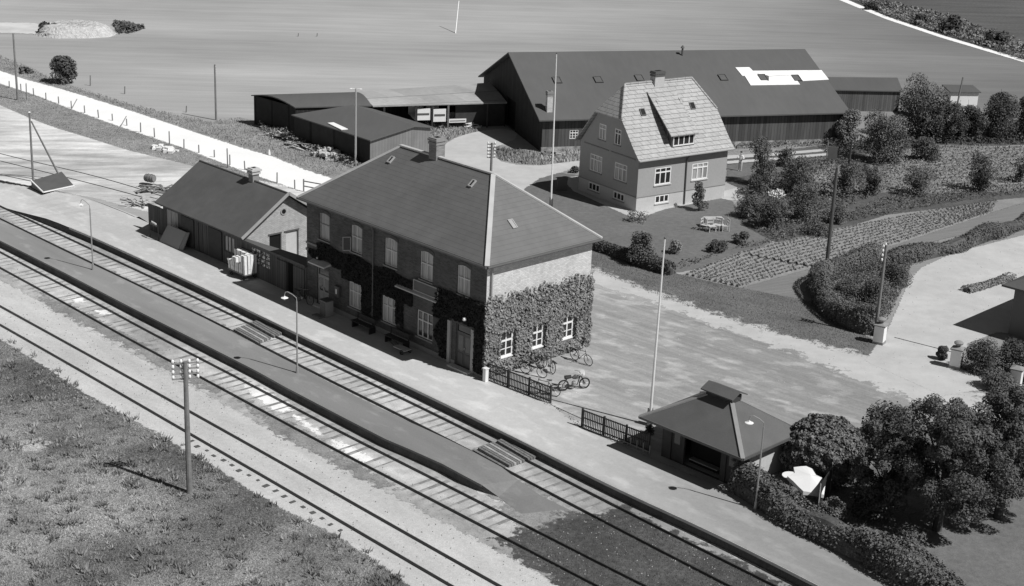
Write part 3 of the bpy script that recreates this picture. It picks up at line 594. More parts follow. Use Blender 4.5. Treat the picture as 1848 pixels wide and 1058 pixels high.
def skylight(par, p, ax, up, w, h, t=.09, fm=None, gm=None, op=0):
    """small roof window: p = lower middle on the roof, ax along the eave, up along the slope"""
    p = Vector(p); ax = Vector(ax).normalized(); up = Vector(up).normalized(); n = ax.cross(up).normalized()
    if n.z < 0: n = -n
    def bx(mb, a0, a1, b0, b1, t0, t1):
        b = [p + ax * a0 + up * b0 + n * t0, p + ax * a1 + up * b0 + n * t0, p + ax * a1 + up * b1 + n * t0, p + ax * a0 + up * b1 + n * t0]
        mb.hexa(b, [q + n * (t1 - t0) for q in b])
    f = MB(); e = .06
    bx(f, -w / 2, -w / 2 + e, 0, h, -.02, t); bx(f, w / 2 - e, w / 2, 0, h, -.02, t); bx(f, -w / 2 + e, w / 2 - e, 0, e, -.02, t); bx(f, -w / 2 + e, w / 2 - e, h - e, h, -.02, t)
    fo = f.build('skylight', fm or m_greyp, par); q = MB(); bx(q, -w / 2 + e, w / 2 - e, e, h - e, -.02, t * .6); q.build('pane', gm or m_glass, fo)
    return fo
# ------------------------------------------------------------------ the station
SO = G(872.5, 684); SA = R(-45.95)
ST = thing('station_building', 'two storey brick railway station with slate hip roof and ivy clad end wall', 'building', SO, SA)
W, D, HW = 16.2, 8.05, 6.5
m = MB()
up_x = [(-14.97, -13.9), (-11.83, -10.76), (-8.68, -7.54), (-5.53, -4.42), (-2.4, -1.32)]
ops = [(a + W, b + W, 4.3, 5.98) for a, b in up_x] + [(a + W, b + W, .83, 2.42) for a, b in ((-12.0, -10.75), (-8.83, -7.53), (-5.68, -4.32))]
ops += [(-15.15 + W, -13.98 + W, .12, 2.45), (-2.35 + W, -1.1 + W, .14, 2.55)]
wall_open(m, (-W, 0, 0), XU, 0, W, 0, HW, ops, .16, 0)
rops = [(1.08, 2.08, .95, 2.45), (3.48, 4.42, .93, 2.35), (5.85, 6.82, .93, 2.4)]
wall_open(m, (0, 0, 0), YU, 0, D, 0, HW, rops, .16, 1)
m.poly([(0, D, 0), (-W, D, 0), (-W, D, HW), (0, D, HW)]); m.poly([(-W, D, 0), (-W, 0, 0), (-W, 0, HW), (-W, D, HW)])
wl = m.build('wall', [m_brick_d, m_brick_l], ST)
pl = MB(); obox(pl, (-W, 0, 0), XU, -.03, 15.15 - 14.12 , 0, .35, .002, .05); obox(pl, (-W, 0, 0), XU, 2.25, 13.82, 0, .35, .002, .05); obox(pl, (-W, 0, 0), XU, 15.13, W + .05, 0, .35, .002, .05); obox(pl, (0, 0, 0), YU, 0, D, 0, .3, .002, .05)
pl.build('plinth', m_render_g, ST)
bc = MB(); obox(bc, (-W, 0, 0), XU, -.04, 1.3, 3.72, 3.84, .002, .06); obox(bc, (-W, 0, 0), XU, -.04, 1.1, 3.28, 3.42, .002, .07)
bc.build('string_course', m_render_g, ST)
for i, (a, b) in enumerate(up_x):
    ar = MB()
    wd_ = window(ST, (-W, 0, 0), XU, a + W, b + W, 4.3, 5.98, 1 if i == 0 else 2, .56, .12, m_frame if i else m_greyp, m_curt, .06, (), m_render_g)
    arch_fill(ar, (-W, 0, 0), XU, a + W, b + W, 5.98, .11, .12)
    ar.build('window_arch', m_brick_d, ST)
for a, b in ((-12.0, -10.75), (-8.83, -7.53), (-5.68, -4.32)):
    window(ST, (-W, 0, 0), XU, a + W, b + W, .83, 2.42, 3, .64, .1, m_frame, m_curt if a < -8 else m_glass, .07, (), m_render_g)
for q in rops:
    window(ST, (0, 0, 0), YU, q[0], q[1], q[2], q[3], 2, .62, .05, m_white, m_glass, .085, (.3,), m_white)
# open casement of the second upper window
oc = MB(); o_ = Vector((-11.76, -.04, 0)); du = Vector((-.55, -.84, 0))
for a, b, c, d in ((0, .05, 4.34, 5.2), (.45, .5, 4.34, 5.2), (.05, .45, 4.34, 4.39), (.05, .45, 5.15, 5.2)): obox(oc, o_, du, a, b, c, d, -.02, .02)
oo = oc.build('open_casement', m_greyp, ST); oo['label'] = 'window casement standing open'
q = MB(); obox(q, o_, du, .05, .45, 4.39, 5.15, -.005, .005); q.build('pane', m_glass, oo)
def door(par, o, u, x0, x1, z0, z1, mat, dep=.14, glass=True):
    d = MB(); w = x1 - x0; c = (x0 + x1) / 2
    for a, b in ((x0 + .05, c - .01), (c + .01, x1 - .05)):
        obox(d, o, u, a, b, z0 + .01, z1 - .5, -dep, -dep + .05)
        obox(d, o, u, a + .08, b - .08, z0 + .15, z0 + .75, -dep + .052, -dep + .075)
    obox(d, o, u, x0 + .004, x0 + .05, z0 + .01, z1 - .004, -dep, -dep + .08); obox(d, o, u, x1 - .05, x1 - .004, z0 + .01, z1 - .004, -dep, -dep + .08); obox(d, o, u, x0 + .05, x1 - .05, z1 - .5, z1 - .42, -dep, -dep + .08)
    do = d.build('door', mat, par)
    if glass:
        g_ = MB(); obox(g_, o, u, x0 + .06, x1 - .06, z1 - .41, z1 - .01, -dep, -dep + .03)
        for a, b in ((x0 + .15, c - .1), (c + .1, x1 - .15)): obox(g_, o, u, a, b, z0 + .9, z1 - .62, -dep + .052, -dep + .06)
        g_.build('pane', m_glass, do)
    h = MB(); obox(h, o, u, c + .03, c + .06, z0 + 1.0, z0 + 1.15, -dep + .05, -dep + .11); h.build('handle', m_zinc, do); return do
door(ST, (-W, 0, 0), XU, -15.15 + W, -13.98 + W, .12, 2.45, m_greyp); door(ST, (-W, 0, 0), XU, -2.35 + W, -1.1 + W, .14, 2.55, m_dgrey)
sp = MB(); sp.box(-15.3, -.35, 0, -13.8, -.003, .11); sp.build('doorstep', m_kerb, ST)
sp = MB(); sp.box(-2.6, -.4, 0, -.9, -.003, .13); sp.build('doorstep', m_kerb, ST)
for xp_ in (-2.95, -1.0):
    sp = MB(); sp.box(xp_, -.12, 0, xp_ + .22, -.003, 2.6); sp.build('door_pilaster', m_greyp, ST)
cn = MB(); cn.hexa([(-15.35, -.55, 2.78), (-13.75, -.55, 2.78), (-13.75, -.003, 2.86), (-15.35, -.003, 2.86)], [(-15.35, -.55, 2.86), (-13.75, -.55, 2.86), (-13.75, -.003, 3.0), (-15.35, -.003, 3.0)]); cn.build('door_canopy', m_kerb, ST)
lg = MB(); lg.hexa([(-7.45, -.22, 3.32), (-3.88, -.22, 3.32), (-3.88, -.003, 3.36), (-7.45, -.003, 3.36)], [(-7.45, -.22, 3.38), (-3.88, -.22, 3.38), (-3.88, -.003, 3.48), (-7.45, -.003, 3.48)]); lg.build('ledge', m_render_l, ST)
nb = MB(); nb.box(-5.88, -.1, 3.58, -3.84, -.04, 4.12); nbo = nb.build('name_board', m_dgrey, ST)
nf = MB(); nf.box(-5.9, -.13, 4.122, -3.8, -.02, 4.18); nf.box(-5.9, -.13, 3.52, -3.8, -.02, 3.578); nf.box(-5.94, -.13, 3.52, -5.882, -.02, 4.18); nf.box(-3.838, -.13, 3.52, -3.78, -.02, 4.18); nf.build('frame', m_greyp, nbo)
# roof
E0, EZ, RZ = .38, 6.6, 10.05
def hip(mb, x0, x1, y0, y1, z, ra, rb, rz, th=.12):
    B_ = [(x0, y0, z), (x1, y0, z), (x1, y1, z), (x0, y1, z)]; A_ = [(p[0], p[1], z - th) for p in B_]
    mb.add(B_ + A_ + [(ra[0], ra[1], rz), (rb[0], rb[1], rz)], [(0, 1, 9, 8), (2, 3, 8, 9), (1, 2, 9), (3, 0, 8), (4, 7, 6, 5), (0, 4, 5, 1), (1, 5, 6, 2), (2, 6, 7, 3), (3, 7, 4, 0)])
rf = MB(); hip(rf, -W - E0, E0, -E0, D + E0, EZ, (-12.2, D / 2), (-4.1, D / 2), RZ); RF = rf.build('roof', m_slate, ST)
hc = MB()
for a, b in (((-W - E0, -E0, EZ), (-12.2, D / 2, RZ)), ((E0, -E0, EZ), (-4.1, D / 2, RZ)), ((E0, D + E0, EZ), (-4.1, D / 2, RZ)), ((-W - E0, D + E0, EZ), (-12.2, D / 2, RZ)), ((-12.25, D / 2, RZ), (-4.05, D / 2, RZ))):
    hc.bar(a, b, .26, .09)
hc.build('ridge_capping', m_ridge, RF)
gt = MB(); gt.tube([(-W - E0, -E0 - .06, EZ - .08), (E0, -E0 - .06, EZ - .08)], .07, 8); gt.tube([(E0 + .06, -E0, EZ - .08), (E0 + .06, D + E0, EZ - .08)], .07, 8); gt.build('gutter', m_dgrey, ST)
dp = MB(); dp.tube([(.2, .28, 6.45), (.1, .28, 6.1), (.1, .28, .2)], .055, 8); dp.build('downpipe', m_greyp, ST)
dp = MB(); dp.tube([(-9.6, -.3, 6.45), (-9.6, -.1, 6.1), (-9.6, -.1, .1)], .05, 8); dp.build('downpipe', m_dgrey, ST)
chimney(ST, -9.05, 4.1, 9.4, 10.95, .66, .66, M("chimney_brick", .24, .9, [(1, .2)], pat=("brick", .24, .075, .012, .2, .2)), .07, m_render_g)
def onroof(x, y): return EZ + (RZ - EZ) * (y + E0) / (D / 2 + E0)
sl_ = Vector((0, D / 2 + E0, RZ - EZ)).normalized()
for x, y in ((-12.0, 2.9), (-4.9, 3.0)): skylight(ST, (x, y, onroof(x, y)), XU, sl_, .30, .5, .10, m_greyp, m_hole)
xx = -1.1; zz = EZ + (RZ - EZ) * (E0 - xx) / (E0 + 4.1)
skylight(ST, (xx, 3.0, zz), YU, Vector((-(4.1 + E0), 0, RZ - EZ)), .36, .62, .07, m_greyp, m_greyp)
lb = MB(); lb.lathe([(.0, 0), (.09, .03), (.11, .1), (.09, .17), (0, .2)], (-1.3, -.35, 3.05), 12); lbo = lb.build('wall_lamp', m_porc, ST)
q = MB(); q.tube([(-1.3, -.003, 3.4), (-1.3, -.25, 3.45), (-1.3, -.35, 3.26)], .015, 6); q.build('bracket', m_black, lbo)
q = MB(); q.lathe([(.0, 0), (.05, .02), (.06, .07), (0, .12)], (-14.75, -.3, 3.12), 10); q.build('wall_lamp', m_porc, ST)
# ivy on the end wall and round the corner
def leafquads(pts, nrm, size, asp=.7, spread=.7):
    n = len(pts); nrm = nrm + rng.normal(0, spread, (n, 3)); nrm /= np.linalg.norm(nrm, axis=1)[:, None] + 1e-9
    a = rng.normal(0, 1, (n, 3)); a -= nrm * (a * nrm).sum(1)[:, None]; a /= np.linalg.norm(a, axis=1)[:, None] + 1e-9; b = np.cross(nrm, a)
    s_ = size * rng.uniform(.6, 1.25, n)[:, None] / 2
    return np.stack([pts - a * s_, pts - b * s_ * asp, pts + a * s_, pts + b * s_ * asp], 1)
def ivy_top(y): return 4.25 + .12 * math.sin(y * 3.1) + .10 * math.sin(y * 7.7 + 1)
pts = []
while len(pts) < 17500:
    y = rng.uniform(-.15, D + .12); z = rng.uniform(.12, 4.75)
    if z > ivy_top(y) - .25 + (rng.random() ** 3) * 1.0 * (.4 + .6 * abs(math.sin(y * 9))): continue
    if any(a - .05 < y < b + .07 and c - .14 < z < d + (.04 if rng.random() < .8 else -.15) for a, b, c, d in rops): continue
    if z < .55 and rng.random() < .5: continue
    bulge = .10 + .10 * (math.sin(y * 4 + z * 2.3) * math.sin(z * 5 - y) * .5 + .5)
    pts.append((rng.uniform(.04, .08 + bulge), y, z))
p1 = np.array(pts); n1 = np.tile(np.array([.9, 0, .45]), (len(p1), 1))
pts = []
while len(pts) < 5200:
    x = -rng.random() * 4.1; z = rng.uniform(.25, 4.4)
    if z > 4.25 + x * .03 + rng.normal(0, .06) or (-3.0 < x < -.75 and z < 2.75) or x < -3.85 + .25 * math.sin(z * 3): continue
    pts.append((x, -rng.uniform(.03, .13), z))
p2 = np.array(pts); n2 = np.tile(np.array([0, -.9, .45]), (len(p2), 1))
pts = []
while len(pts) < 15000:
    x = rng.uniform(-15.9, -3.7); z = rng.uniform(.9, 4.3)
    if z > 4.02 + .10 * math.sin(x * 2.1) - (.5 if x < -15 else 0): continue
    lowz = 3.05 + .15 * math.sin(x * 3) if x < -12.6 else 2.5
    for a_, b_ in ((-10.68, -8.9), (-7.5, -6.9)):
        if a_ < x < b_: lowz = .9 + .3 * math.sin(x * 5)
    if z < lowz or (x > -6.1 and z < 3.5 and not -4.2 < x) or (-7.5 < x < -3.82 and 3.27 < z < 3.52) or (-5.98 < x < -3.76 and z > 3.4): continue
    pts.append((x, -rng.uniform(.02, .10), z))
p3 = np.array(pts); n3 = np.tile(np.array([0, -.9, .45]), (len(p3), 1))
iv = thing('ivy', 'dense ivy covering the sunlit end wall of the station below the upper brickwork', 'climbing plant', SO, SA)
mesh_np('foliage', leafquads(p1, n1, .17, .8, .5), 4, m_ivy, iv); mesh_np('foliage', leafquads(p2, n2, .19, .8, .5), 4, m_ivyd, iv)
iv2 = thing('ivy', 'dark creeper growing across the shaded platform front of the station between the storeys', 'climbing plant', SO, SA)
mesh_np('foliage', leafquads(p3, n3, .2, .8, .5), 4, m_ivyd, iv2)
def stobj(x, y, z=0): return SO + Matrix.Rotation(SA, 3, 'Z') @ Vector((x, y, z))
# ------------------------------------------------------------------ goods shed and its annexe
GS = thing('goods_shed', 'long single storey goods shed with dark felt gable roof beside the platform', 'building', stobj(-28, 0), SA)
def gx(x): return x + 28
m = MB(); x0, x1 = gx(-33.0), gx(-23.05); Dp, he, hr = 6.4, 2.5, 4.9
fo = [(gx(-32.6) - x0, gx(-31.1) - x0, .1, 2.1), (gx(-28.55) - x0, gx(-27.3) - x0, .1, 2.1), (gx(-25.4) - x0, gx(-24.2) - x0, .9, 2.0)]
wall_open(m, (x0, 0, 0), XU, 0, x1 - x0, 0, he, fo, .1, 0)
go = [(1.95, 2.8, .9, 2.15), (3.25, 4.17, .05, 2.17)]
wall_open(m, (x1, 0, 0), YU, 0, Dp, 0, he, go, .12, 1)
yr = Dp / 2; m.poly([(x1, 0, he), (x1, Dp, he), (x1, yr, hr - .15)], 1); m.poly([(x0, Dp, he), (x0, 0, he), (x0, yr, hr - .15)], 0)
m.poly([(x0, Dp, 0), (x0, 0, 0), (x0, 0, he), (x0, Dp, he)]); m.poly([(x1, Dp, 0), (x0, Dp, 0), (x0, Dp, he), (x1, Dp, he)])
m.build('wall', [m_wood_g, M('grey_gable_brick', .46, .9, [(.6, .12, 6), (3, .12, 8)], pat=('brick', .24, .075, .014, .26, .14), bump=(0, .3, .012))], GS)
r = MB(); th = .1; rx0, rx1 = gx(-33.3), gx(-22.6)
def gable_roof(mb, x0, x1, y0, y1, z0, yr, zr, th=.1, z1=None):
    z1 = z0 if z1 is None else z1
    a = [(x0, y0, z0), (x0, yr, zr), (x0, y1, z1)]; b = [(x1, p[1], p[2]) for p in a]; dn = lambda p: (p[0], p[1], p[2] - th)
    V = a + b + [dn(p) for p in a] + [dn(p) for p in b]
    mb.add(V, [(0, 3, 4, 1), (1, 4, 5, 2), (6, 7, 10, 9), (7, 8, 11, 10), (0, 6, 9, 3), (2, 5, 11, 8), (0, 1, 7, 6), (1, 2, 8, 7), (3, 9, 10, 4), (4, 10, 11, 5)])
gable_roof(r, rx0, rx1, -.45, Dp + .45, he, yr, hr); gr = r.build('roof', m_felt, GS)
b_ = MB(); b_.bar((rx1 + .02, -.47, he - .02), (rx1 + .02, yr, hr + .02), .05, .2); b_.bar((rx1 + .02, Dp + .47, he - .02), (rx1 + .02, yr, hr + .02), .05, .2); b_.build('bargeboard', m_greyp, gr)
q = MB(); q.tube([(rx0, yr, hr + .01), (rx1, yr, hr + .01)], .06, 6); q.build('ridge_roll', m_felt, gr)
chimney(GS, gx(-26.75), 3.3, 4.3, 5.55, .5, .5, m_render_g, .14, m_render_l)
q = MB(); q.tube([(x1 + .0, 3.08, 3.62), (x1 + .05, 3.08, 3.62)], .24, 20); vo = q.build('round_vent', m_greyp, GS); q = MB(); q.tube([(x1 + .051, 3.08, 3.62), (x1 + .06, 3.08, 3.62)], .16, 16); q.build('louvre', m_hole, vo)
q = MB(); obox(q, (x1, 0, 0), YU, 1.96, 2.79, .91, 2.14, -.1, -.05); wo = q.build('window', m_hole, GS)
q = MB(); [obox(q, (x1, 0, 0), YU, *c_) for c_ in ((1.85, 2.9, 2.152, 2.25, .002, .05), (2.802, 2.88, .95, 2.15, .002, .04))]; q.build('surround', m_dgrey, wo)
q = MB(); obox(q, (x1, 0, 0), YU, 3.26, 4.16, .06, 2.16, -.1, -.05); do = q.build('door', m_render_l, GS)
q = MB(); [obox(q, (x1, 0, 0), YU, *c_) for c_ in ((3.1, 4.3, 2.172, 2.26, .002, .05), (4.172, 4.25, .1, 2.17, .002, .04))]; q.build('surround', m_dgrey, do)
for a, b in ((fo[0][0], fo[0][1]), (fo[1][0], fo[1][1])):
    q = MB(); n = 5; w = (b - a) / n
    for i in range(n): obox(q, (x0, 0, 0), XU, a + w * i + .01, a + w * (i + 1) - .01, .11, 2.09, -.09, -.05 + (.02 if i % 2 else 0))
    q.build('sliding_door', m_greyp if a < 2 else m_wood_g, GS)
window(GS, (x0, 0, 0), XU, fo[2][0], fo[2][1], .9, 2.0, 3, None, .08, m_dgrey, m_curt, .05)
q = MB(); q.box(gx(-30.6), -.09, .15, gx(-29.0), -.02, 2.15); q.build('sliding_door', m_wood_d, GS)
q = MB(); q.box(gx(-27.2), -.09, .15, gx(-25.6), -.02, 2.15); q.build('sliding_door', m_wood_d, GS)
q = MB(); q.box(gx(-35.0), .0, 0, gx(-33.02), .1, 1.95); tag(q.build('screen_wall', m_wood_g, GS))
AN = thing('luggage_annexe', 'low dark wooden annexe with a flat roof between the goods shed and the station', 'building', stobj(-19.6, 0), SA)
ax_ = lambda x: x + 19.6
m = MB(); aop = [(-22.28 + 23.03, -20.12 + 23.03, .9, 2.0), (-18.25 + 23.03, -17.6 + 23.03, .02, 1.98)]
wall_open(m, (ax_(-23.03), -.02, 0), XU, 0, 6.8, 0, 2.12, aop, .1); m.poly([(ax_(-16.23), 1.0, 0), (ax_(-23.03), .15, 0), (ax_(-23.03), .15, 2.12), (ax_(-16.23), 1.0, 2.12)])
m.poly([(ax_(-16.23), -.02, 0), (ax_(-16.23), 1.0, 0), (ax_(-16.23), 1.0, 2.12), (ax_(-16.23), -.02, 2.12)]); m.build('wall', m_wood_g, AN)
q = MB(); q.hexa([(ax_(-23.0), -.14, 2.124), (ax_(-16.24), -.14, 2.124), (ax_(-16.24), 1.15, 2.124), (ax_(-23.0), .22, 2.124)], [(ax_(-23.0), -.14, 2.26), (ax_(-16.24), -.14, 2.26), (ax_(-16.24), 1.15, 2.26), (ax_(-23.0), .22, 2.26)]); q.build('roof', m_felt, AN)
wo = window(AN, (ax_(-23.03), -.02, 0), XU, aop[0][0], aop[0][1], .9, 2.0, 4, .5, .06, m_dgrey, M('stacked_glass', .40, .3, [(5, .9, 4, None, 0, .42, .58)], spec=.4), .05, (.25, .75))
q = MB(); obox(q, (ax_(-23.03), -.02, 0), XU, aop[1][0] + .004, aop[1][1] - .004, .03, 1.97, -.09, -.06); q.build('doorway_shade', m_hole, AN)  # black panel painting the dark behind the open door
q = MB(); obox(q, (ax_(-23.03), -.02, 0), XU, 3.72, 4.74, .05, 1.92, .003, .06); q.build('sliding_door', m_wood_g, AN)
q = MB(); obox(q, (ax_(-23.03), -.02, 0), XU, 5.46, 6.6, .05, 1.92, .003, .04); q.build('door', m_wood_g, AN)
# ------------------------------------------------------------------ waiting shelter
KI = thing('waiting_shelter', 'dark wooden waiting shelter with a broad hipped felt roof and a roof lantern', 'shelter', G(1295, 880), R(-44.7))
m = MB(); kx0, kx1, ky0, ky1, kh = -3.95, .85, .6, 4.0, 2.0
kop = [(.55, 1.2, .05, 1.9), (1.35, 3.55, .05, 1.9), (3.85, 4.5, .05, 1.9)]
wall_open(m, (kx0, ky0, 0), XU, 0, kx1 - kx0, 0, kh, kop, .12, 0); wall_open(m, (kx1, ky0, 0), YU, 0, ky1 - ky0, 0, kh, [], .1, 1)
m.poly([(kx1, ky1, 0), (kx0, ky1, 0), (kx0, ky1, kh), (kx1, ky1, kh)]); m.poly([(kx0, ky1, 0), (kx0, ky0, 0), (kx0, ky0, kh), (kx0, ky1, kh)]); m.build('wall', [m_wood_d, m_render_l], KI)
q = MB(); q.box(kx0 + 1.36, ky0 + .5, .04, kx0 + 3.54, ky0 + .53, 1.99); q.build('recess_shade', m_hole, KI)  # black back panel, paints the shade inside the shelter
for a, b in ((.55, 1.2), (3.85, 4.5)):
    q = MB(); obox(q, (kx0, ky0, 0), XU, a + .004, b - .004, .06, 1.89, -.1, -.06); d_ = q.build('door', m_wood_d, KI)
    q = MB(); obox(q, (kx0, ky0, 0), XU, a + .15, b - .15, .95, 1.75, -.058, -.05); q.build('pane', m_glass, d_)
q = MB(); q.box(kx0 + 1.6, ky0 + .12, .38, kx0 + 3.3, ky0 + .45, .43); q.build('bench', m_wood, KI)
r = MB(); ex0, ex1, ey0, ey1, ez_ = -4.85, 1.38, -.18, 4.62, 2.02
rcx, rcy = (ex0 + ex1) / 2, (ey0 + ey1) / 2
r.hexa([(ex0, ey0, ez_ - .08), (ex1, ey0, ez_ - .08), (ex1, ey1, ez_ - .08), (ex0, ey1, ez_ - .08)], [(ex0, ey0, ez_), (ex1, ey0, ez_), (ex1, ey1, ez_), (ex0, ey1, ez_)])
r.add([(ex0, ey0, ez_ + .004), (ex1, ey0, ez_ + .004), (ex1, ey1, ez_ + .004), (ex0, ey1, ez_ + .004), (rcx - .75, rcy - .3, 3.42), (rcx + .75, rcy - .3, 3.42), (rcx + .75, rcy + .3, 3.42), (rcx - .75, rcy + .3, 3.42)],
      [(0, 1, 5, 4), (1, 2, 6, 5), (2, 3, 7, 6), (3, 0, 4, 7), (4, 5, 6, 7)])
kr = r.build('roof', m_felt, KI)
q = MB()
for a, b in (((ex0, ey0, ez_), (rcx - .75, rcy - .3, 3.42)), ((ex1, ey0, ez_), (rcx + .75, rcy - .3, 3.42)), ((ex1, ey1, ez_), (rcx + .75, rcy + .3, 3.42)), ((ex0, ey1, ez_), (rcx - .75, rcy + .3, 3.42))): q.bar(a, b, .2, .07)
q.build('hip_capping', m_zinc, kr)
q = MB(); q.box(rcx - .78, rcy - .36, 3.3, rcx + .78, rcy + .36, 3.72); ln = q.build('lantern', m_wood_d, KI)
q = MB(); gable_roof(q, rcx - .95, rcx + .95, rcy - .6, rcy + .6, 3.72, rcy, 3.98, .06); q.build('lantern_roof', m_felt, ln)
q = MB(); q.bar((ex1 + .03, ey0, ez_ - .03), (ex1 + .03, ey1, ez_ - .03), .06, .12); q.bar((ex0, ey0 - .03, ez_ - .03), (ex1, ey0 - .03, ez_ - .03), .06, .12); q.build('gutter', m_dgrey, kr)
# ------------------------------------------------------------------ the white-roofed house
HO = thing('dwelling_house', 'rendered house with steep half hipped pale tiled roof and a long dormer', 'house', G(1147, 383), R(35.56))
HX, HY, HE, HR_ = 9.1, 7.3, 4.1, 9.15; yr = HY / 2
wn = [(1.68, 3.32, 1.9, 3.25), (5.47, 7.12, 1.86, 3.2), (1.87, 3.27, .42, 1.06)]
wg = [(1.35, 2.85, 1.97, 3.33), (4.45, 5.96, 1.97, 3.33), (2.32, 3.1, 4.68, 5.92), (4.17, 5.04, 4.68, 5.92), (1.48, 2.82, .42, 1.02), (4.57, 5.98, .4, 1.02)]
m = MB(); wall_open(m, (0, 0, 0), XU, 0, HX, 1.12, HE, wn[:2], .1, 0); wall_open(m, (0, 0, 0), XU, 0, HX, 0, 1.12, wn[2:], .1, 1)
# gable wall x=0 : u runs from y=HY to 0 so that it faces outwards
gy = lambda q: (HY - q[1], HY - q[0], q[2], q[3])
def gprof(y): return HE + (y) * 1.33
wall_open(m, (0, HY, 0), -YU, 0, HY, 1.12, 4.1, [gy(q) for q in wg[:2]], .1, 0); wall_open(m, (0, HY, 0), -YU, 0, HY, 0, 1.12, [gy(q) for q in wg[4:]], .1, 1)
wall_open(m, (0, HY, 0), -YU, 2.05, HY - 2.05, 4.1, 6.75, [gy(q) for q in wg[2:4]], .1, 0)
for xx in (0, HX):
    m.poly([(xx, 0, 4.1), (xx, 2.05, 4.1), (xx, 2.05, 6.75), (xx, .05, 4.15)]); m.poly([(xx, HY, 4.1), (xx, HY - 2.05, 4.1), (xx, HY - 2.05, 6.75), (xx, HY - .05, 4.15)])
m.poly([(HX, 0, 0), (HX, HY, 0), (HX, HY, 4.1), (HX, 0, 4.1)]); m.poly([(HX, 2.05, 4.1), (HX, HY - 2.05, 4.1), (HX, HY - 2.05, 6.75), (HX, 2.05, 6.75)])
m.poly([(HX, HY, 0), (0, HY, 0), (0, HY, 4.1), (HX, HY, 4.1)]); m.build('wall', [M('house_render', .35, .9, [(.4, .06, 4), (5, .06)]), m_render_l], HO)
q = MB(); obox(q, (0, 0, 0), XU, -.03, HX + .03, 1.1, 1.16, .002, .03); obox(q, (0, HY, 0), -YU, -.03, HY, 1.1, 1.16, .002, .03)
for a, b in ((.5, 3.6), (3.9, 6.9)): obox(q, (0, HY, 0), -YU, a, b, 3.98, 4.06, .002, .05)
q.build('string_course', m_render_g, HO)
for i, w_ in enumerate(wn): window(HO, (0, 0, 0), XU, *w_, 3, None if i == 2 else .72, .06, m_white, m_glass if i == 2 else m_curt if i == 1 else m_glass, .09, (), m_render_l)
for i, w_ in enumerate(wg): window(HO, (0, HY, 0), -YU, *gy(w_), 2 if i in (2, 3) else 3, None if i > 3 else .72, .06, m_white, m_curt if i in (0, 1, 3) else m_glass, .08, (), m_render_g)
r = MB(); o1, o2 = -.35, .32
def hroof(mb, d):
    x0, x1 = -.32, HX + .32
    prof = [(-.38, HE + .02), (.3, HE + .72), (2.0, 6.85), (yr, HR_)]
    f_ = [(y, z + d) for y, z in prof]; bk = [(HY - y, z + d) for y, z in prof]
    # front slope
    a0, a1, a2 = f_[0], f_[1], f_[2]; rA, rB = (1.15, yr, HR_ + d), (HX - 1.15, yr, HR_ + d)
    for F_, flip in ((f_, 0), (bk, 1)):
        L_ = [(x0, F_[0][0], F_[0][1]), (x1, F_[0][0], F_[0][1]), (x1, F_[1][0], F_[1][1]), (x0, F_[1][0], F_[1][1]), (x1, F_[2][0], F_[2][1]), (x0, F_[2][0], F_[2][1]), rB, rA]
        fs = [(0, 1, 2, 3), (3, 2, 4, 5), (5, 4, 6, 7)]
        if flip: fs = [f[::-1] for f in fs]
        mb.add(L_, fs)
    mb.add([(x0, f_[2][0], f_[2][1]), (x0, bk[2][0], bk[2][1]), rA], [(0, 2, 1)]); mb.add([(x1, f_[2][0], f_[2][1]), (x1, bk[2][0], bk[2][1]), rB], [(0, 1, 2)])
hroof(r, 0); hroof(r, -.12)
for x in (-.32, HX + .32):
    for sgn in (0, 1):
        pr = [(-.38, HE + .02), (.3, HE + .72), (2.0, 6.85)]; pr = [(HY - y if sgn else y, z) for y, z in pr]
        for i in range(2): r.poly([(x, pr[i][0], pr[i][1]), (x, pr[i + 1][0], pr[i + 1][1]), (x, pr[i + 1][0], pr[i + 1][1] - .12), (x, pr[i][0], pr[i][1] - .12)])
r.poly([(-.32, -.38, HE + .02), (HX + .32, -.38, HE + .02), (HX + .32, -.38, HE - .10), (-.32, -.38, HE - .10)]); r.poly([(-.32, 2.0, 6.85), (-.32, HY - 2.0, 6.85), (-.32, HY - 2.0, 6.73), (-.32, 2.0, 6.73)])
hr_ = r.build('roof', m_tile, HO)
q = MB(); q.tube([(1.15, yr, HR_ + .02), (HX - 1.15, yr, HR_ + .02)], .09, 8); q.tube([(1.15, yr, HR_ + .02), (-.3, 2.0, 6.88)], .08, 8); q.tube([(HX - 1.15, yr, HR_ + .02), (HX + .3, 2.0, 6.88)], .08, 8); q.build('ridge_tiles', m_tile, hr_)
q = MB(); q.tube([(-.32, -.44, HE - .02), (HX + .32, -.44, HE - .02)], .07, 8); q.build('gutter', m_greyp, HO)
q = MB(); q.tube([(4.75, -.42, HE - .05), (4.78, -.08, HE - .4), (4.85, -.08, .05)], .05, 8); q.build('downpipe', m_dgrey, HO)
dm = MB(); dm.add([(3.3, .15, 4.6), (5.6, .15, 4.6), (5.6, .15, 5.62), (3.3, .15, 5.62), (3.3, 2.4, 8.0), (5.6, 2.4, 8.0), (3.3, 2.4, 7.0), (5.6, 2.4, 7.0)], [(0, 1, 2, 3), (0, 3, 4, 6), (1, 7, 5, 2)]); dmo = dm.build('dormer', m_wood_g, HO)
q = MB(); q.hexa([(2.95, -.1, 5.6), (5.75, -.1, 5.6), (5.75, 3.1, 8.44), (2.95, 3.1, 8.44)], [(2.95, -.1, 5.7), (5.75, -.1, 5.7), (5.75, 3.1, 8.54), (2.95, 3.1, 8.54)]); q.build('dormer_roof', m_tile, dmo)
q = MB(); o = (0, .15, 0)
obox(q, o, XU, 3.38, 5.52, 4.76, 4.86, .003, .06); obox(q, o, XU, 3.38, 5.52, 5.5, 5.58, .003, .06)
for x in (3.38, 3.88, 4.42, 4.96, 5.44): obox(q, o, XU, x, x + .08, 4.862, 5.498, .003, .06)
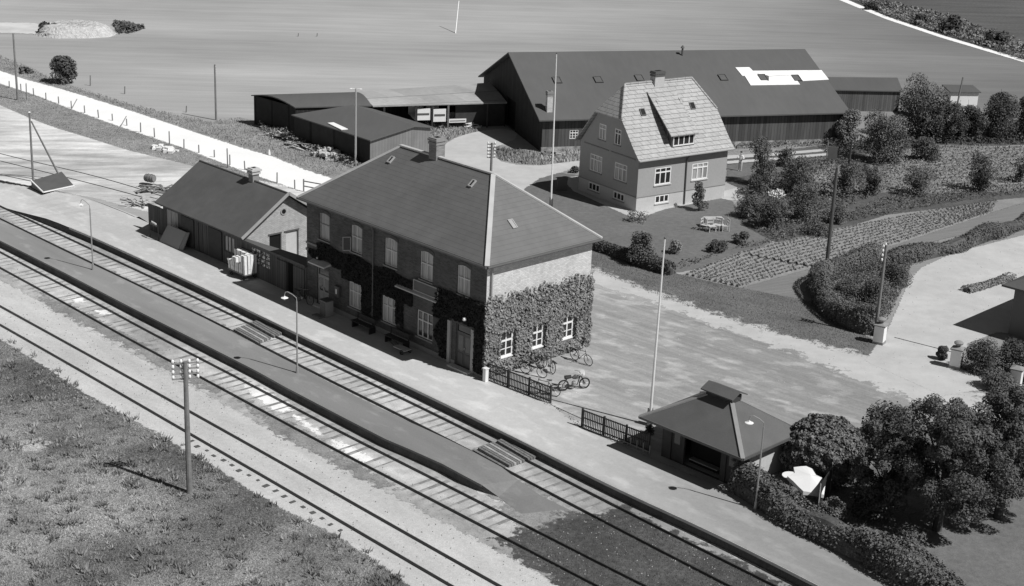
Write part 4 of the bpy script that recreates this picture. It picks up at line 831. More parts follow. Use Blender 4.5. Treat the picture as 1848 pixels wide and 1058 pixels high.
q.build('dormer_window', m_white, dmo); q = MB(); obox(q, o, XU, 3.46, 5.44, 4.86, 5.5, .002, .03); q.build('pane', m_glass, dmo)
chimney(HO, 4.4, yr, 8.6, 9.75, .95, .6, m_render_l, .06, m_dgrey)
hs = Vector((0, 1, 1.35)).normalized()
def hz(y): return 6.85 + (y - 2) * (HR_ - 6.85) / (yr - 2)
skylight(HO, (1.9, 2.05, 6.92), XU, hs, .5, .6, .08, m_dgrey); skylight(HO, (7.0, 2.1, 6.97), XU, hs, .5, .6, .08, m_dgrey)
q = MB(); q.box(HX + .01, 1.2, 0, HX + 1.1, 1.3, 1.1); q.box(HX + .01, 1.3, 0, HX + 1.1, 2.6, .3); q.build('cellar_steps', m_render_l, HO)
# ------------------------------------------------------------------ barn
BA = thing('barn', 'huge dark boarded barn with a wide felt roof and a patch of new white sheets', 'barn', G(976.5, 275), R(17.2))
BX, BY, BE, BR = 29.6, 19.4, 2.95, 7.15; byr = 9.8
m = MB(); wall_open(m, (0, 0, 0), XU, 0, BX, .45, BE, [(2.58, 3.4, 1.13, 1.93)], .1, 0)
wall_open(m, (0, BY, 0), -YU, 0, BY, 0, BE, [(BY - 11.1, BY - 8.2, .0, 2.75)], .15, 1)
m.poly([(0, BY, BE), (0, 0, BE), (0, byr, BR - .1)], 1); m.poly([(BX, 0, BE), (BX, BY, BE), (BX, byr, BR - .1)], 0)
m.poly([(BX, 0, 0), (BX, BY, 0), (BX, BY, BE), (BX, 0, BE)]); m.poly([(BX, BY, 0), (0, BY, 0), (0, BY, BE), (BX, BY, BE)]); m.build('wall', [m_wood_b, m_tar], BA)
q = MB(); obox(q, (0, 0, 0), XU, -.02, BX, 0, .448, -.1, .03); q.build('plinth', m_stone, BA)
q = MB(); q.box(.18, 8.1, 0, .25, 11.2, 2.76); q.build('doorway_shade', m_hole, BA)  # black panel in place of the unlit barn inside
q = MB(); gable_roof(q, -.45, BX + .35, -.5, BY + .5, 3.0, byr, BR, .12); br_ = q.build('roof', m_feltb, BA)
window(BA, (0, 0, 0), XU, 2.58, 3.4, 1.13, 1.93, 3, .66, .07, m_white, m_glass, .06, (.33,))
sb = (BR - 3.0) / (byr + .5); bz = lambda y: 3.0 + (y + .5) * sb; bs_ = Vector((0, 1, sb))
_a = R(17.2); _bo = BA.location; _X = Vector((math.cos(_a), math.sin(_a), 0)); _Y = Vector((-math.sin(_a), math.cos(_a), 0))
def rp(px, py):                          # survey point on the barn's front roof slope, in barn axes
    d = (px - 924) * _r - (py - 529) * _u + FPX * _fw; d = Vector(d); c = Vector((0, 0, CAMH)) - _bo
    cx, cy, cz = c.dot(_X), c.dot(_Y), c.z; dx, dy, dz = d.dot(_X), d.dot(_Y), d.z
    t_ = (3.0 + (cy + .5) * sb - cz) / (dz - dy * sb); return Vector((cx + t_ * dx, cy + t_ * dy, cz + t_ * dz))
ok = lambda x, y: rp(1300 + x / 2.785, 60 + y / 2.785)
q = MB(); up = Vector((0, -sb, 1)).normalized()
for ring in ([(75, 174), (145, 173), (163, 191), (200, 213), (200, 232), (243, 242), (243, 220), (365, 213), (400, 260), (152, 264), (122, 216), (110, 216)], [(163, 191), (508, 188), (545, 235), (415, 242), (385, 213), (365, 211), (243, 218), (230, 213), (200, 211)]):
    P_ = [ok(*p) for p in ring]; q.hexa([p + up * .004 for p in P_[::1]], [p + up * .05 for p in P_])
q.build('new_sheets', m_white_roof, br_)
for px, py in ((1082.5, 150), (1157, 147), (1308, 146), (1380, 146), (1441, 147), (1008, 151)):
    p = rp(px, py); skylight(BA, p, XU, bs_, .75, 1.0, .12, m_dgrey, m_felt)
for px, py in ((1231, 100),):
    p = rp(px, py); q = MB(); q.tube([p, p + Vector((0, 0, .7))], .1, 8); q.lathe([(.22, .7), (.05, .95)], p, 8); q.build('ridge_vent', m_dgrey, BA)
p = rp(990.5, 200); chimney(BA, p.x, p.y, p.z - .3, p.z + 1.55, .5, .5, m_brick_l, .04, m_render_g)
# ------------------------------------------------------------------ farm sheds
def quadhouse(name, label, foot, zt, roofm, wallm, over=.25, bump=None, cat='shed', th=.1, open_front=None):
    """foot: four world corners (counter-clockwise), zt: their roof heights; bump = (n, f) bends the roof"""
    c = sum((Vector((*p, 0)) for p in foot), Vector()) / 4; t = thing(name, label, cat, c)
    F_ = [Vector((*p, 0)) - c for p in foot]; m = MB()
    for i in range(4):
        if open_front is not None and i in open_front: continue
        a, b = F_[i], F_[(i + 1) % 4]; za, zb = zt[i], zt[(i + 1) % 4]
        m.poly([a, b, b + Vector((0, 0, zb - .02)), a + Vector((0, 0, za - .02))])
    m.build('wall', wallm, t); E_ = []
    for i in range(4):
        p = F_[i]; dp_ = (F_[i] - F_[i - 1]).normalized(); dn = (F_[i] - F_[(i + 1) % 4]).normalized(); E_.append(p + dp_ * over + dn * over + Vector((0, 0, zt[i])))
    m = MB(); n = 8
    def at(s_, v_):
        p = E_[0].lerp(E_[1], s_).lerp(E_[3].lerp(E_[2], s_), v_)
        return p + Vector((0, 0, bump * math.sin(math.pi * v_) if bump else 0))
    for k in range(n):
        v0, v1 = k / n, (k + 1) / n; m.hexa([at(0, v0) - Vector((0, 0, th)), at(1, v0) - Vector((0, 0, th)), at(1, v1) - Vector((0, 0, th)), at(0, v1) - Vector((0, 0, th))], [at(0, v0), at(1, v0), at(1, v1), at(0, v1)])
    ro = m.build('roof', roofm, t); return t, F_, c
# A: shed with a curved roof
quadhouse('machine_shed', 'long dark shed with curved grey felt roof at the edge of the stubble field', [tuple(G(x, y, z).xy) for x, y, z in ((533, 193, 2.65), (667, 190, 2.65), (636, 167, 2.8), (458, 172, 2.75))], [2.65, 2.65, 2.8, 2.75], m_feltb, m_tar, .15, .42)
# B: tarred shed with low gable roof
c0 = Vector((-13.6, 127.2, 0)); SB = thing('tarred_shed', 'tarred shed with low gable roof and grey boarded front behind the station', 'shed', c0)
fb = [Vector(p) - c0 for p in ((-19.77, 129.14, 0), (-12.24, 120.91, 0), (-9.0, 124.9, 0), (-7.61, 126.71, 0), (-13.4, 133.0, 0), (-14.87, 132.1, 0))]
zb = [2.45, 2.45, 2.85, 2.4, 2.4, 2.85]
m = MB(); V = [p + Vector((0, 0, z - .1)) for p, z in zip(fb, zb)]
for i in range(6):
    j = (i + 1) % 6; m.poly([fb[i], fb[j], V[j], V[i]], 1 if i in (1, 2) else 0)
m.build('wall', [m_tar, M('shed_front_boards', .19, .9, [(1.2, .1)], pat=('boards', .5, .35, .08), bump=(0, .3, .01))], SB)
m = MB()
def slab(mb, ring, th=.09):
    ring = [Vector(p) for p in ring]; mb.hexa([p - Vector((0, 0, th)) for p in ring], ring)
d1 = (fb[1] - fb[0]).normalized(); d2 = (fb[3] - fb[1]).normalized(); Zv = lambda z: Vector((0, 0, z))
slab(m, [fb[0] - d2 * .2 - d1 * .2 + Zv(2.4), fb[1] - d2 * .2 + d1 * .25 + Zv(2.4), fb[2] + d1 * .25 + Zv(2.85), fb[5] - d1 * .2 + Zv(2.85)])
slab(m, [fb[5] - d1 * .2 + Zv(2.852), fb[2] + d1 * .25 + Zv(2.852), fb[3] + d2 * .2 + d1 * .25 + Zv(2.38), fb[4] + d2 * .2 - d1 * .2 + Zv(2.38)])
sr = m.build('roof', m_feltb, SB)
q = MB(); a_, b_, c_, d_ = [G(x, y, 2.46) - c0 for x, y in ((591, 223), (602, 222), (628, 234), (616, 235))]; q.hexa([a_, d_, c_, b_], [p + Zv(.06) for p in (a_, d_, c_, b_)]); q.build('white_sheet', m_white_roof, sr)
# C: open cart shed between the curved shed and the barn
def bw_(x, y): v = _bo + _X * x + _Y * y; return (v.x, v.y)
fpt = [tuple(G(674, 191, 2.45).xy), bw_(-.35, 10.3), bw_(-.35, 16.4), tuple(G(643, 167, 2.95).xy)]
OS, F_, c_os = quadhouse('cart_shed', 'open fronted cart shed with pale sheet roof leaning against the barn', fpt, [2.45, 2.35, 3.0, 3.0], m_lightroof, m_tar, .1, .12, open_front=[0])
for k, s_ in enumerate((.08, .32, .44, .56, .86)):
    p = F_[0].lerp(F_[1], s_); q = MB(); q.box(p.x - .08, p.y - .08, 0, p.x + .08, p.y + .08, 2.3); q.build('post', m_wood if s_ == .56 else m_wood_d, OS)
pb = MB(); a = F_[0].lerp(F_[1], .62) + Vector((-.1, .5, 0)); b = F_[1] + Vector((-.1, .5, 0)); pb.bar(a + Zv(1.1), b + Zv(1.1), .08, 2.2); pb.build('partition', m_wood_d, OS)
# white painted loads inside
for k, (s0, s1) in enumerate(((.30, .42), (.45, .55))): pass
def load(s0, s1, z0, z1, label):
    a = F_[0].lerp(F_[1], s0) + c_os + _Y * .12; b = F_[0].lerp(F_[1], s1) + c_os + _Y * .12
    t = thing('farm_wagon', label, 'wagon', (a + b) / 2, _a, 'wagons parked in the cart shed'); w = (b - a).length
    q = MB(); q.box(-w / 2, 0, z0, w / 2, .08, z1); q.box(-w / 2, .1, z0, w / 2, 3.0, z0 + .08); q.box(-w / 2, 2.9, z0 + .082, w / 2, 3.0, z1); q.build('body', m_white, t)
    q = MB(); q.box(-w / 2 + .1, -.03, z0 + (z1 - z0) * .45, w / 2 - .1, -.004, z0 + (z1 - z0) * .6); q.build('board', m_dgrey, t)
    for x in (-w / 2 + .15, w / 2 - .15):
        for y in (.5, 2.4): q = MB(); q.torus((x, y, .4), (1, 0, 0), .36, .04, 16, 6); q.tube([(x - .05, y, .4), (x + .05, y, .4)], .07, 8); q.build('wheel', m_wood_d, t)
load(.315, .425, .9, 2.0, 'white boarded wagon in the left bay of the cart shed'); load(.45, .545, .7, 1.9, 'white wagon in the middle bay of the cart shed'); load(.57, .7, .55, .9, 'low pale flat wagon at the cart shed post')
# D: shed behind the barn's far end
quadhouse('lean_to_shed', 'grey boarded lean-to shed with felt roof at the right end of the barn', [bw_(36.2 - 6.2, 14.6), bw_(42.9, 12.6), bw_(44.6, 16.6), bw_(36.9 - 6.6, 18.0)], [2.3, 2.2, 2.75, 2.8], m_feltb, m_wood_g, .2)
quadhouse('hen_house', 'small boarded hut with grey roof among the trees beyond the barn', [bw_(42.9, 9.9), bw_(46.0, 8.6), bw_(46.8, 10.4), bw_(43.7, 11.8)], [1.9, 1.7, 1.9, 2.1], m_lightroof, m_wood_g, .15)
p0 = G(1712, 203); p0.z = 0
quadhouse('white_cottage', 'small whitewashed cottage half hidden by trees at the far side of the garden', [(p0.x, p0.y), (p0.x + 3.0, p0.y + .5), (p0.x + 2.9, p0.y + 3), (p0.x - .1, p0.y + 2.6)], [2.2, 2.2, 2.4, 2.4], m_feltb, m_white, .2, cat='cottage')
# E: house at the right edge of the picture
EH = thing('neighbour_house', 'dark rendered house with a hipped roof at the right edge behind the drive', 'house', G(1819, 604), R(-44))
m = MB(); wall_open(m, (0, 0, 0), XU, 0, 9, 0, 3.1, [(2.2, 3.4, 1.0, 2.2)], .1); m.poly([(9, 0, 0), (9, 7, 0), (9, 7, 3.1), (9, 0, 3.1)]); m.poly([(9, 7, 0), (0, 7, 0), (0, 7, 3.1), (9, 7, 3.1)]); m.poly([(0, 7, 0), (0, 0, 0), (0, 0, 3.1), (0, 7, 3.1)])
m.build('wall', M('dark_render', .16, .9, [(1, .08)]), EH); q = MB(); hip(q, -.6, 9.6, -.6, 7.6, 3.2, (3.5, 3.5), (6, 3.5), 5.2); q.build('roof', m_felt, EH)
window(EH, (0, 0, 0), XU, 2.2, 3.4, 1.0, 2.2, 2, .65, .06, m_white, m_glass, .07)
# ------------------------------------------------------------------ plants
def blobs(r, h, n, rs, seed, shape='round', spread=.8):
    """clump centres and radii inside a crown of radius r and height h standing on z=0"""
    q = np.random.default_rng(seed); out = []
    while len(out) < n:
        a = q.uniform(0, 6.283); f = q.random() ** .5; z = q.uniform(.12, .95)
        if shape == 'round': w = math.sin(math.pi * min(1, z * .85 + .12)) ** .6
        elif shape == 'cone': w = (1 - z) ** .7 + .12
        else: w = .45 + .55 * z
        c = np.array([math.cos(a) * f * r * w * spread, math.sin(a) * f * r * w * spread, z * h]); rad = rs * q.uniform(.6, 1.25)
        c[2] = min(c[2], h - rad * .6); c[2] = max(c[2], rad * .3); out.append((c, rad))
    return out
def foliage(cl, n, size, seed=0, asp=.6, spread=.8):
    q = np.random.default_rng(seed); C_ = np.array([c for c, r in cl]); R_ = np.array([r for c, r in cl]); p = R_ ** 2; p /= p.sum()
    i = q.choice(len(cl), n, p=p); d = q.normal(0, 1, (n, 3)); d[:, 2] += .35; d /= np.linalg.norm(d, axis=1)[:, None]
    pos = C_[i] + d * (R_[i] * q.uniform(.55, 1.08, n) ** .7)[:, None]; k = pos[:, 2] > .02
    nr = d * 1.0; nr[:, 2] += .4
    return leafquads(pos[k], nr[k], size, asp, spread)
def plant(name, label, cat, px, py, wpx, hpx, leaf=None, n=900, size=.16, seed=1, shape='round', clumps=14, group=None, trunk=True, rs=None, z=0, spread=.8, asp=.6, sqz=1.0, twigs=0):
    b = G(px, py, z); s_ = pxm(b); r = wpx / 2 / s_; h = hpx / s_ / .93 - r * .30; h = max(h, r * .6)
    t = thing(name, label, cat, b, 0, group); rs = rs or min(r, h) * .42
    cl = blobs(r - rs * .6, h, clumps, rs, seed, shape)
    if trunk:
        m = MB(); q = random.Random(seed); tr = max(.03, h * .03)
        m.tube([(0, 0, -.1), (q.uniform(-.1, .1), q.uniform(-.1, .1), h * .4), (q.uniform(-.2, .2), q.uniform(-.2, .2), h * .75)], [tr, tr * .7, tr * .3], 7)
        for k in range(5 + twigs):
            c, _ = cl[q.randrange(len(cl))]; z0 = q.uniform(.05, .5) * h
            e = Vector(c); s0 = Vector((0, 0, z0)); mid_ = s0.lerp(e, .5) + Vector((0, 0, -.05 * h))
            m.tube([s0, mid_, e + (e - mid_) * (.6 if k >= 5 else 0)], [tr * .5, tr * .35, tr * .12], 5)
        m.build('trunk' if h > 2.5 else 'stem', m_bark, t)
    V = foliage(cl, int(n * 1.25), size * .9, seed, asp, spread * .62)
    mesh_np('crown' if h > 2.5 else 'foliage', V, 4, leaf or m_leaf, t); return t
LF, LD, LP = m_leaf, m_leaf_d, m_leaf_l
# far bushes and roadside
plant('round_bush', 'dense round bush standing alone between the white road and the field', 'bush', 115, 150, 56, 52, LD, 3200, .32, 3, 'round', 26)
plant('low_bush', 'low dark bush left of the lone round bush beside the white road', 'bush', 47, 132, 34, 13, LF, 350, .35, 4, trunk=False)
# round the house
plant('young_tree', 'young tree against the sunlit wall of the dwelling house', 'tree', 1261, 380, 33, 54, LF, 1500, .17, 5, 'cone', 16)
plant('clipped_bush', 'round dark bush at the corner of the lawn by the potato field', 'bush', 1336, 440, 36, 24, LD, 1400, .16, 6)
plant('clipped_bush', 'flat dark bush on the lawn left of the rounder one', 'bush', 1293, 455, 42, 24, LD, 1400, .16, 7)
plant('rounded_shrub', 'big bushy shrub at the road hedge near the white flagpole', 'shrub', 1158, 478, 68, 62, LF, 4200, .17, 8, 'round', 26)
plant('rose_bush', 'small thin bush beside the big shrub at the lawn corner', 'shrub', 1217, 458, 34, 26, LP, 500, .16, 9)
plant('rose_bush', 'low flowering clump left of the big shrub on the road side of the lawn', 'shrub', 1150, 400, 60, 14, LP, 420, .16, 10, trunk=False)
plant('dark_bush', 'small dark bush at the shaded corner of the house by the drive', 'bush', 1036, 312, 22, 14, LD, 300, .2, 11, trunk=False)
# garden right of the house: (px, py, w, h, kind, leaf, n, label)
GD = [(1378, 335, 88, 98, 'v', LF, 3600, 'forked fruit tree nearest the right end of the dwelling house'),
      (1362, 352, 50, 44, 'r', LD, 1200, 'dark shrub beside the posts right of the house'),
      (1440, 350, 100, 80, 'r', LF, 3400, 'broad garden shrub left of the tall leaning pole'),
      (1352, 392, 70, 48, 'r', LF, 1800, 'rounded shrub at the house end of the lawn'),
      (1395, 412, 84, 66, 'r', LF, 2600, 'big shrub below the white blossom'),
      (1448, 398, 92, 74, 'r', LF, 2600, 'spreading shrub between the lawn and the tall pole'),
      (1530, 262, 62, 74, 'r', LP, 2600, 'blossoming tree in front of the barn end'),
      (1592, 292, 140, 102, 'v', LF, 5200, 'wide twiggy tree beyond the garden in front of the lean-to shed'),
      (1506, 240, 40, 40, 'r', LD, 900, 'dark elder at the corner of the barn'),
      (1655, 250, 132, 130, 'r', LF, 6000, 'tall tree behind the small hut'),
      (1704, 255, 96, 84, 'r', LD, 3400, 'dark tree in front of the whitewashed cottage'),
      (1668, 290, 70, 50, 'r', LF, 1500, 'rounded tree at the end of the soil bed'),
      (1748, 252, 84, 72, 'r', LD, 3200, 'dark tree right of the leaning pole'),
      (1800, 252, 104, 96, 'r', LD, 4400, 'dense dark tree at the far right of the garden'),
      (1856, 252, 84, 88, 'r', LD, 3000, 'dark tree cut by the right edge beyond the garden'),
      (1524, 356, 70, 78, 'v', LF, 2400, 'twiggy bush right of the tall leaning pole'),
      (1572, 352, 60, 70, 'v', LF, 1800, 'upright bush in the middle of the garden'),
      (1655, 352, 96, 60, 'v', LF, 2200, 'spiky sprawling bush above the potato field'),
      (1768, 346, 84, 82, 'v', LD, 2800, 'dark upright bush standing in the striped bed'),
      (1840, 330, 50, 52, 'v', LF, 1200, 'bush at the right edge beside the striped bed'),
      (1510, 402, 60, 40, 'r', LF, 1200, 'low bush at the foot of the tall poles'),
      (1476, 425, 70, 30, 'r', LF, 1000, 'low loose bush at the upper edge of the potato field'),
      (1415, 300, 60, 40, 'v', LF, 900, 'thin bush behind the forked fruit tree')]
for i, (x, y, w, h, k, lf, n, lab) in enumerate(GD):
    tall = h > 60
    plant('garden_tree' if tall else 'garden_shrub', lab, 'tree' if tall else 'shrub', x, y, w * .92, h * .92, lf, int(n * (1.5 if k == 'v' else 2.0)), .14 if y > 300 else .19, 20 + i, 'v' if k == 'v' else 'round', 26 if k == 'v' else 44, twigs=30 if k == 'v' else 8, spread=1.0, rs=(w / 2 / pxm(G(x, y))) * (.26 if k == 'v' else .27))
plant('blossom_bush', 'white blossoming bush in the middle of the garden shrubs', 'shrub', 1400, 360, 40, 22, m_petal, 420, .15, 60, trunk=False)
# strips of low growth nobody could count
def cover(name, label, px, n, size, leaf, h=.5, z=0, seed=1):
    w = pw(px, z); q = np.random.default_rng(seed); xs = [p[0] for p in w]; ys = [p[1] for p in w]
    x = q.uniform(min(xs), max(xs), n * 4); y = q.uniform(min(ys), max(ys), n * 4); k = pip(x, y, w); x = x[k][:n]; y = y[k][:n]; m = len(x)
    hh = h * (.35 + .65 * (np.sin(x * 1.3 + seed) * np.sin(y * 1.1) * .5 + .5)); p = np.stack([x, y, z + hh * q.random(m) ** .6], 1)
    return tag(mesh_np(name, leafquads(p, np.tile(np.array([0, 0, .8]), (m, 1)), size, .55, .9), 4, leaf), label, name.replace('_', ' '), kind='stuff')
cover('undergrowth', 'low tangled undergrowth along the upper edge of the potato field', [(1400, 440), (1480, 420), (1560, 372), (1640, 350), (1760, 344), (1860, 336), (1860, 350), (1795, 356), (1650, 378), (1500, 408), (1335, 446), (1290, 464), (1232, 488), (1215, 478), (1300, 456)], 8000, .2, LF, .5)
cover('undergrowth', 'leafy undergrowth between the garden shrubs right of the house', [(1330, 345), (1480, 290), (1560, 300), (1600, 345), (1540, 372), (1480, 415), (1400, 436), (1350, 410), (1330, 378)], 9000, .2, LF, .8, seed=3)
cover('undergrowth', 'dark undergrowth below the trees beyond the garden', [(1480, 262), (1600, 250), (1700, 235), (1860, 225), (1860, 262), (1700, 262), (1560, 278), (1500, 282)], 6000, .28, LD, .9, seed=5)
cover('undergrowth', 'weeds and bushes along the far field track', [(1545, 2), (1600, 10), (1700, 30), (1780, 60), (1870, 92), (1870, 118), (1800, 94), (1740, 74), (1680, 56), (1600, 30)], 7000, .42, LP, 1.1, seed=7)
cover('weeds', 'weeds and nettles along the tarred shed wall', [(465, 228), (500, 236), (560, 258), (640, 292), (660, 306), (640, 306), (560, 276), (480, 244)], 2600, .22, LP, .9, seed=9)
cover('weeds', 'weeds in front of the barn', [(1310, 252), (1400, 248), (1510, 246), (1510, 262), (1400, 268), (1310, 270)], 2600, .2, LF, .5, seed=11)
for i, (x, y, w, h, lab) in enumerate([(1722, 60, 60, 34, 'largest dark bush beside the far field track'), (1575, 18, 40, 14, 'low bush at the top end of the far field track'), (1662, 44, 40, 20, 'bush between the top end and the largest bush of the far track'), (1800, 84, 60, 30, 'bush beside the far field track near the right edge')]):
    plant('field_bush', lab, 'bush', x, y, w, h, LD, 1400, .5, 70 + i, trunk=False)
# hedges
def hedge(name, label, px, width, height, leaf, n, size, core=True, z=0, seed=1, wob=.15, cat='hedge'):
    pl = smooth(resample([G(x, y, z) for x, y in px], .5), 2); o = pl[len(pl) // 2].copy(); t = thing(name, label, cat, o); q = np.random.default_rng(seed)
    m = MB(); A_ = []; N = len(pl)
    for i, p in enumerate(pl):
        d, nn = perp(pl, i); w = width / 2 * .8; hh = height * (.82 + .1 * math.sin(i * .9 + seed)); c = p - o
        if i in (0, N - 1): w *= .5; hh *= .7
        A_.append([c - nn * w, c - nn * w * .95 + Zv(hh * .7), c - nn * w * .5 + Zv(hh), c + nn * w * .5 + Zv(hh), c + nn * w * .95 + Zv(hh * .7), c + nn * w])
    m.add([v for a in A_ for v in a], [(i * 6 + k, i * 6 + k + 1, i * 6 + k + 7, i * 6 + k + 6) for i in range(N - 1) for k in range(5)] + [tuple(range(6)), tuple(range((N - 1) * 6, N * 6))[::-1]]); m.build('inner_core', m_leaf_d, t)  # solid dark core added inside the leaves to stop see-through
    ii = q.integers(0, N - 1, n); tt = q.random(n); P_ = np.array([tuple(p - o) for p in pl]); base = P_[ii] * (1 - tt[:, None]) + P_[ii + 1] * tt[:, None]
    D_ = P_[ii + 1] - P_[ii]; D_ /= np.linalg.norm(D_, axis=1)[:, None]; NN = np.stack([-D_[:, 1], D_[:, 0], 0 * D_[:, 0]], 1)
    a = q.uniform(0, math.pi, n); ww = width / 2 * (1 + wob * np.sin(ii * .55 + seed) + .12 * q.normal(0, 1, n)); hh = height * (1 + wob * np.sin(ii * .37 + seed * 2) + .07 * q.normal(0, 1, n))
    ca = np.sign(np.cos(a)) * np.abs(np.cos(a)) ** .6; sa = np.sin(a) ** .6
    pos = base + NN * (ca * ww)[:, None]; pos[:, 2] += sa * hh
    nr = NN * ca[:, None]; nr[:, 2] += sa + .2
    mesh_np('foliage', leafquads(pos, nr, size, .6, .5), 4, leaf, t); return t
hedge('hedge', 'low clipped hedge between the lawn and the road, starting behind the station', [(1066, 447), (1100, 458), (1150, 478), (1212, 497)], .8, .8, LD, 5200, .15, seed=2)
hedge('hedge', 'tall curved hedge round the corner of the private drive', [(1578, 604), (1540, 596), (1510, 578), (1482, 552), (1472, 528), (1482, 508), (1520, 494), (1580, 478)], 1.15, 1.35, LF, 17000, .13, seed=4)
hedge('hedge', 'long hedge running beside the private drive to the right edge', [(1590, 480), (1650, 470), (1720, 452), (1790, 428), (1870, 402)], 1.15, .85, LF, 15000, .14, seed=6, wob=.35)
hedge('hedge', 'low flower hedge in front of the neighbour house', [(1742, 528), (1780, 518), (1826, 503)], .7, .4, LP, 1400, .15, seed=8)
hedge('hedge', 'hedge along the platform from the waiting shelter to the lower right corner', [(1332, 884), (1380, 914), (1450, 950), (1520, 990), (1640, 1050), (1740, 1105), (1900, 1190)], 1.3, 1.15, LF, 21000, .14, seed=10, wob=.3)
for i, (x, y, w, h, lab) in enumerate([(1525, 548, 66, 44, 'dark shrub inside the curve of the tall hedge'), (1575, 555, 74, 56, 'largest shrub filling the corner of the private drive'), (1612, 515, 66, 42, 'shrub where the tall hedge meets the long drive hedge'), (1556, 578, 56, 34, 'shrub behind the urn topped gate pier')]):
    plant('corner_shrub', lab, 'shrub', x, y, w, h, LF if i % 2 else LD, 4200, .13, 80 + i, clumps=26)
for i, (x, y, w, h, lab) in enumerate([(1770, 672, 84, 66, 'shrub right behind the second gate pier'), (1826, 668, 80, 60, 'shrub in front of the neighbour house'), (1800, 702, 80, 40, 'low shrub between the two right gate piers'), (1866, 690, 60, 70, 'shrub at the right edge behind the last gate pier'), (1700, 650, 24, 26, 'small bush left of the second gate pier')]):
    plant('bed_shrub', lab, 'shrub', x, y, w, h, LD if i != 2 else LF, 3800, .13, 90 + i, clumps=24)
# trees of the rear garden, lower right
b_ = G(1482, 858); t = thing('round_evergreen', 'great dense round bush against the right side of the waiting shelter', 'bush', b_); q = np.random.default_rng(5); n = 21000; d = q.normal(0, 1, (n, 3)); d[:, 2] = np.abs(d[:, 2]) * 1.0 - .25; d /= np.linalg.norm(d, axis=1)[:, None]
wob = 1 + .05 * np.sin(d[:, 0] * 9 + 1) * np.sin(d[:, 1] * 11) + .06 * np.sin(d[:, 2] * 14 + d[:, 0] * 13) * np.sin(d[:, 1] * 15) - .14 * q.random(n) ** 2; pos = d * wob[:, None] * np.array([1.95, 1.95, 1.75]); pos[:, 2] += 1.15; k = pos[:, 2] > .05
mesh_np('crown', leafquads(pos[k], d[k] + np.array([0, 0, .3]), .18, .8, .8), 4, M('glossy_leaf', .15, .6, [(3, .3), (9, .3)], spec=.4), t); m = MB(); m.lathe([(.6, .1), (1.5, .5), (1.75, 1.2), (1.5, 2.1), (.8, 2.6), (.0, 2.75)], (0, 0, 0), 20); m.build('inner_core', LD, t)  # lathe is an added dark filler behind the leaf shell
plant('round_bush', 'small round bush between the dense round bush and the big tree', 'bush', 1570, 815, 60, 62, LF, 2400, .15, 102)
plant('round_bush', 'bush behind the big tree on the forecourt edge', 'bush', 1600, 800, 120, 76, LD, 5200, .17, 112, clumps=26)
def bigtree(label, px, py, wpx, hpx, seed, n, leaf=LF, clumps=70):
    b = G(px, py); s_ = pxm(b); r = wpx / 2 / s_; h = hpx / s_ / .93; t = thing('broadleaf_tree', label, 'tree', b, 0, 'large trees of the rear garden')
    q = random.Random(seed); cl = [(c * np.array([1.12, 1.12, 1]) + np.array([0, 0, h * .16]), rr) for c, rr in blobs(r * .92, h * .82, clumps, r * .165, seed, 'round', 1.0)]
    m = MB(); m.tube([(0, 0, -.1), (.1, .05, h * .25), (.0, .15, h * .5), (.1, 0, h * .75)], [h * .035, h * .028, h * .018, h * .006], 9); m.build('trunk', m_bark, t)
    m = MB()
    for k in range(26):
        c = Vector(cl[q.randrange(len(cl))][0]); z0 = q.uniform(.18, .6) * h; s0 = Vector((.05, .05, z0)); md = s0.lerp(c, .5) + Vector((0, 0, .08 * h)); m.tube([s0, md, c], [h * .014, h * .008, h * .002], 5)
    m.build('limbs', m_bark, t)
    mesh_np('crown', foliage(cl, int(n * 2.0), .12, seed, .6, .55), 4, leaf, t); return t
LB = M('leaf_big_tree', .092, .7, [(.6, .4, 3), (4, .35, 2)], spec=.25)
bigtree('big dark tree in the middle of the rear garden', 1690, 958, 230, 236, 201, 26000, LB, 120)
bigtree('lower dark tree left of the big one behind the canvas screen', 1600, 930, 130, 150, 204, 11000, LB, 70)
bigtree('second big tree with drooping branches nearer the right edge', 1800, 935, 200, 236, 202, 19000, LB, 105)
bigtree('tree behind the others cut by the right edge', 1862, 850, 150, 150, 203, 9000, LB, 60)
plant('garden_shrub', 'dark shrub under the big tree beside the canvas screen', 'shrub', 1572, 930, 110, 84, LD, 5200, .15, 104, clumps=24)
plant('garden_shrub', 'pale shrub inside the hedge below the big tree', 'shrub', 1640, 990, 70, 50, LF, 2200, .14, 105)
plant('garden_shrub', 'shrub at the hedge below the sunshade', 'shrub', 1500, 938, 80, 44, LF, 2400, .14, 106)
plant('low_creeper', 'leafy bush on the platform corner of the waiting shelter', 'shrub', 1345, 880, 44, 36, LF, 1000, .13, 107)
plant('corner_bush', 'small dark bush at the foot of the near flagpole', 'bush', 1172, 784, 22, 20, LD, 420, .11, 108, trunk=False)
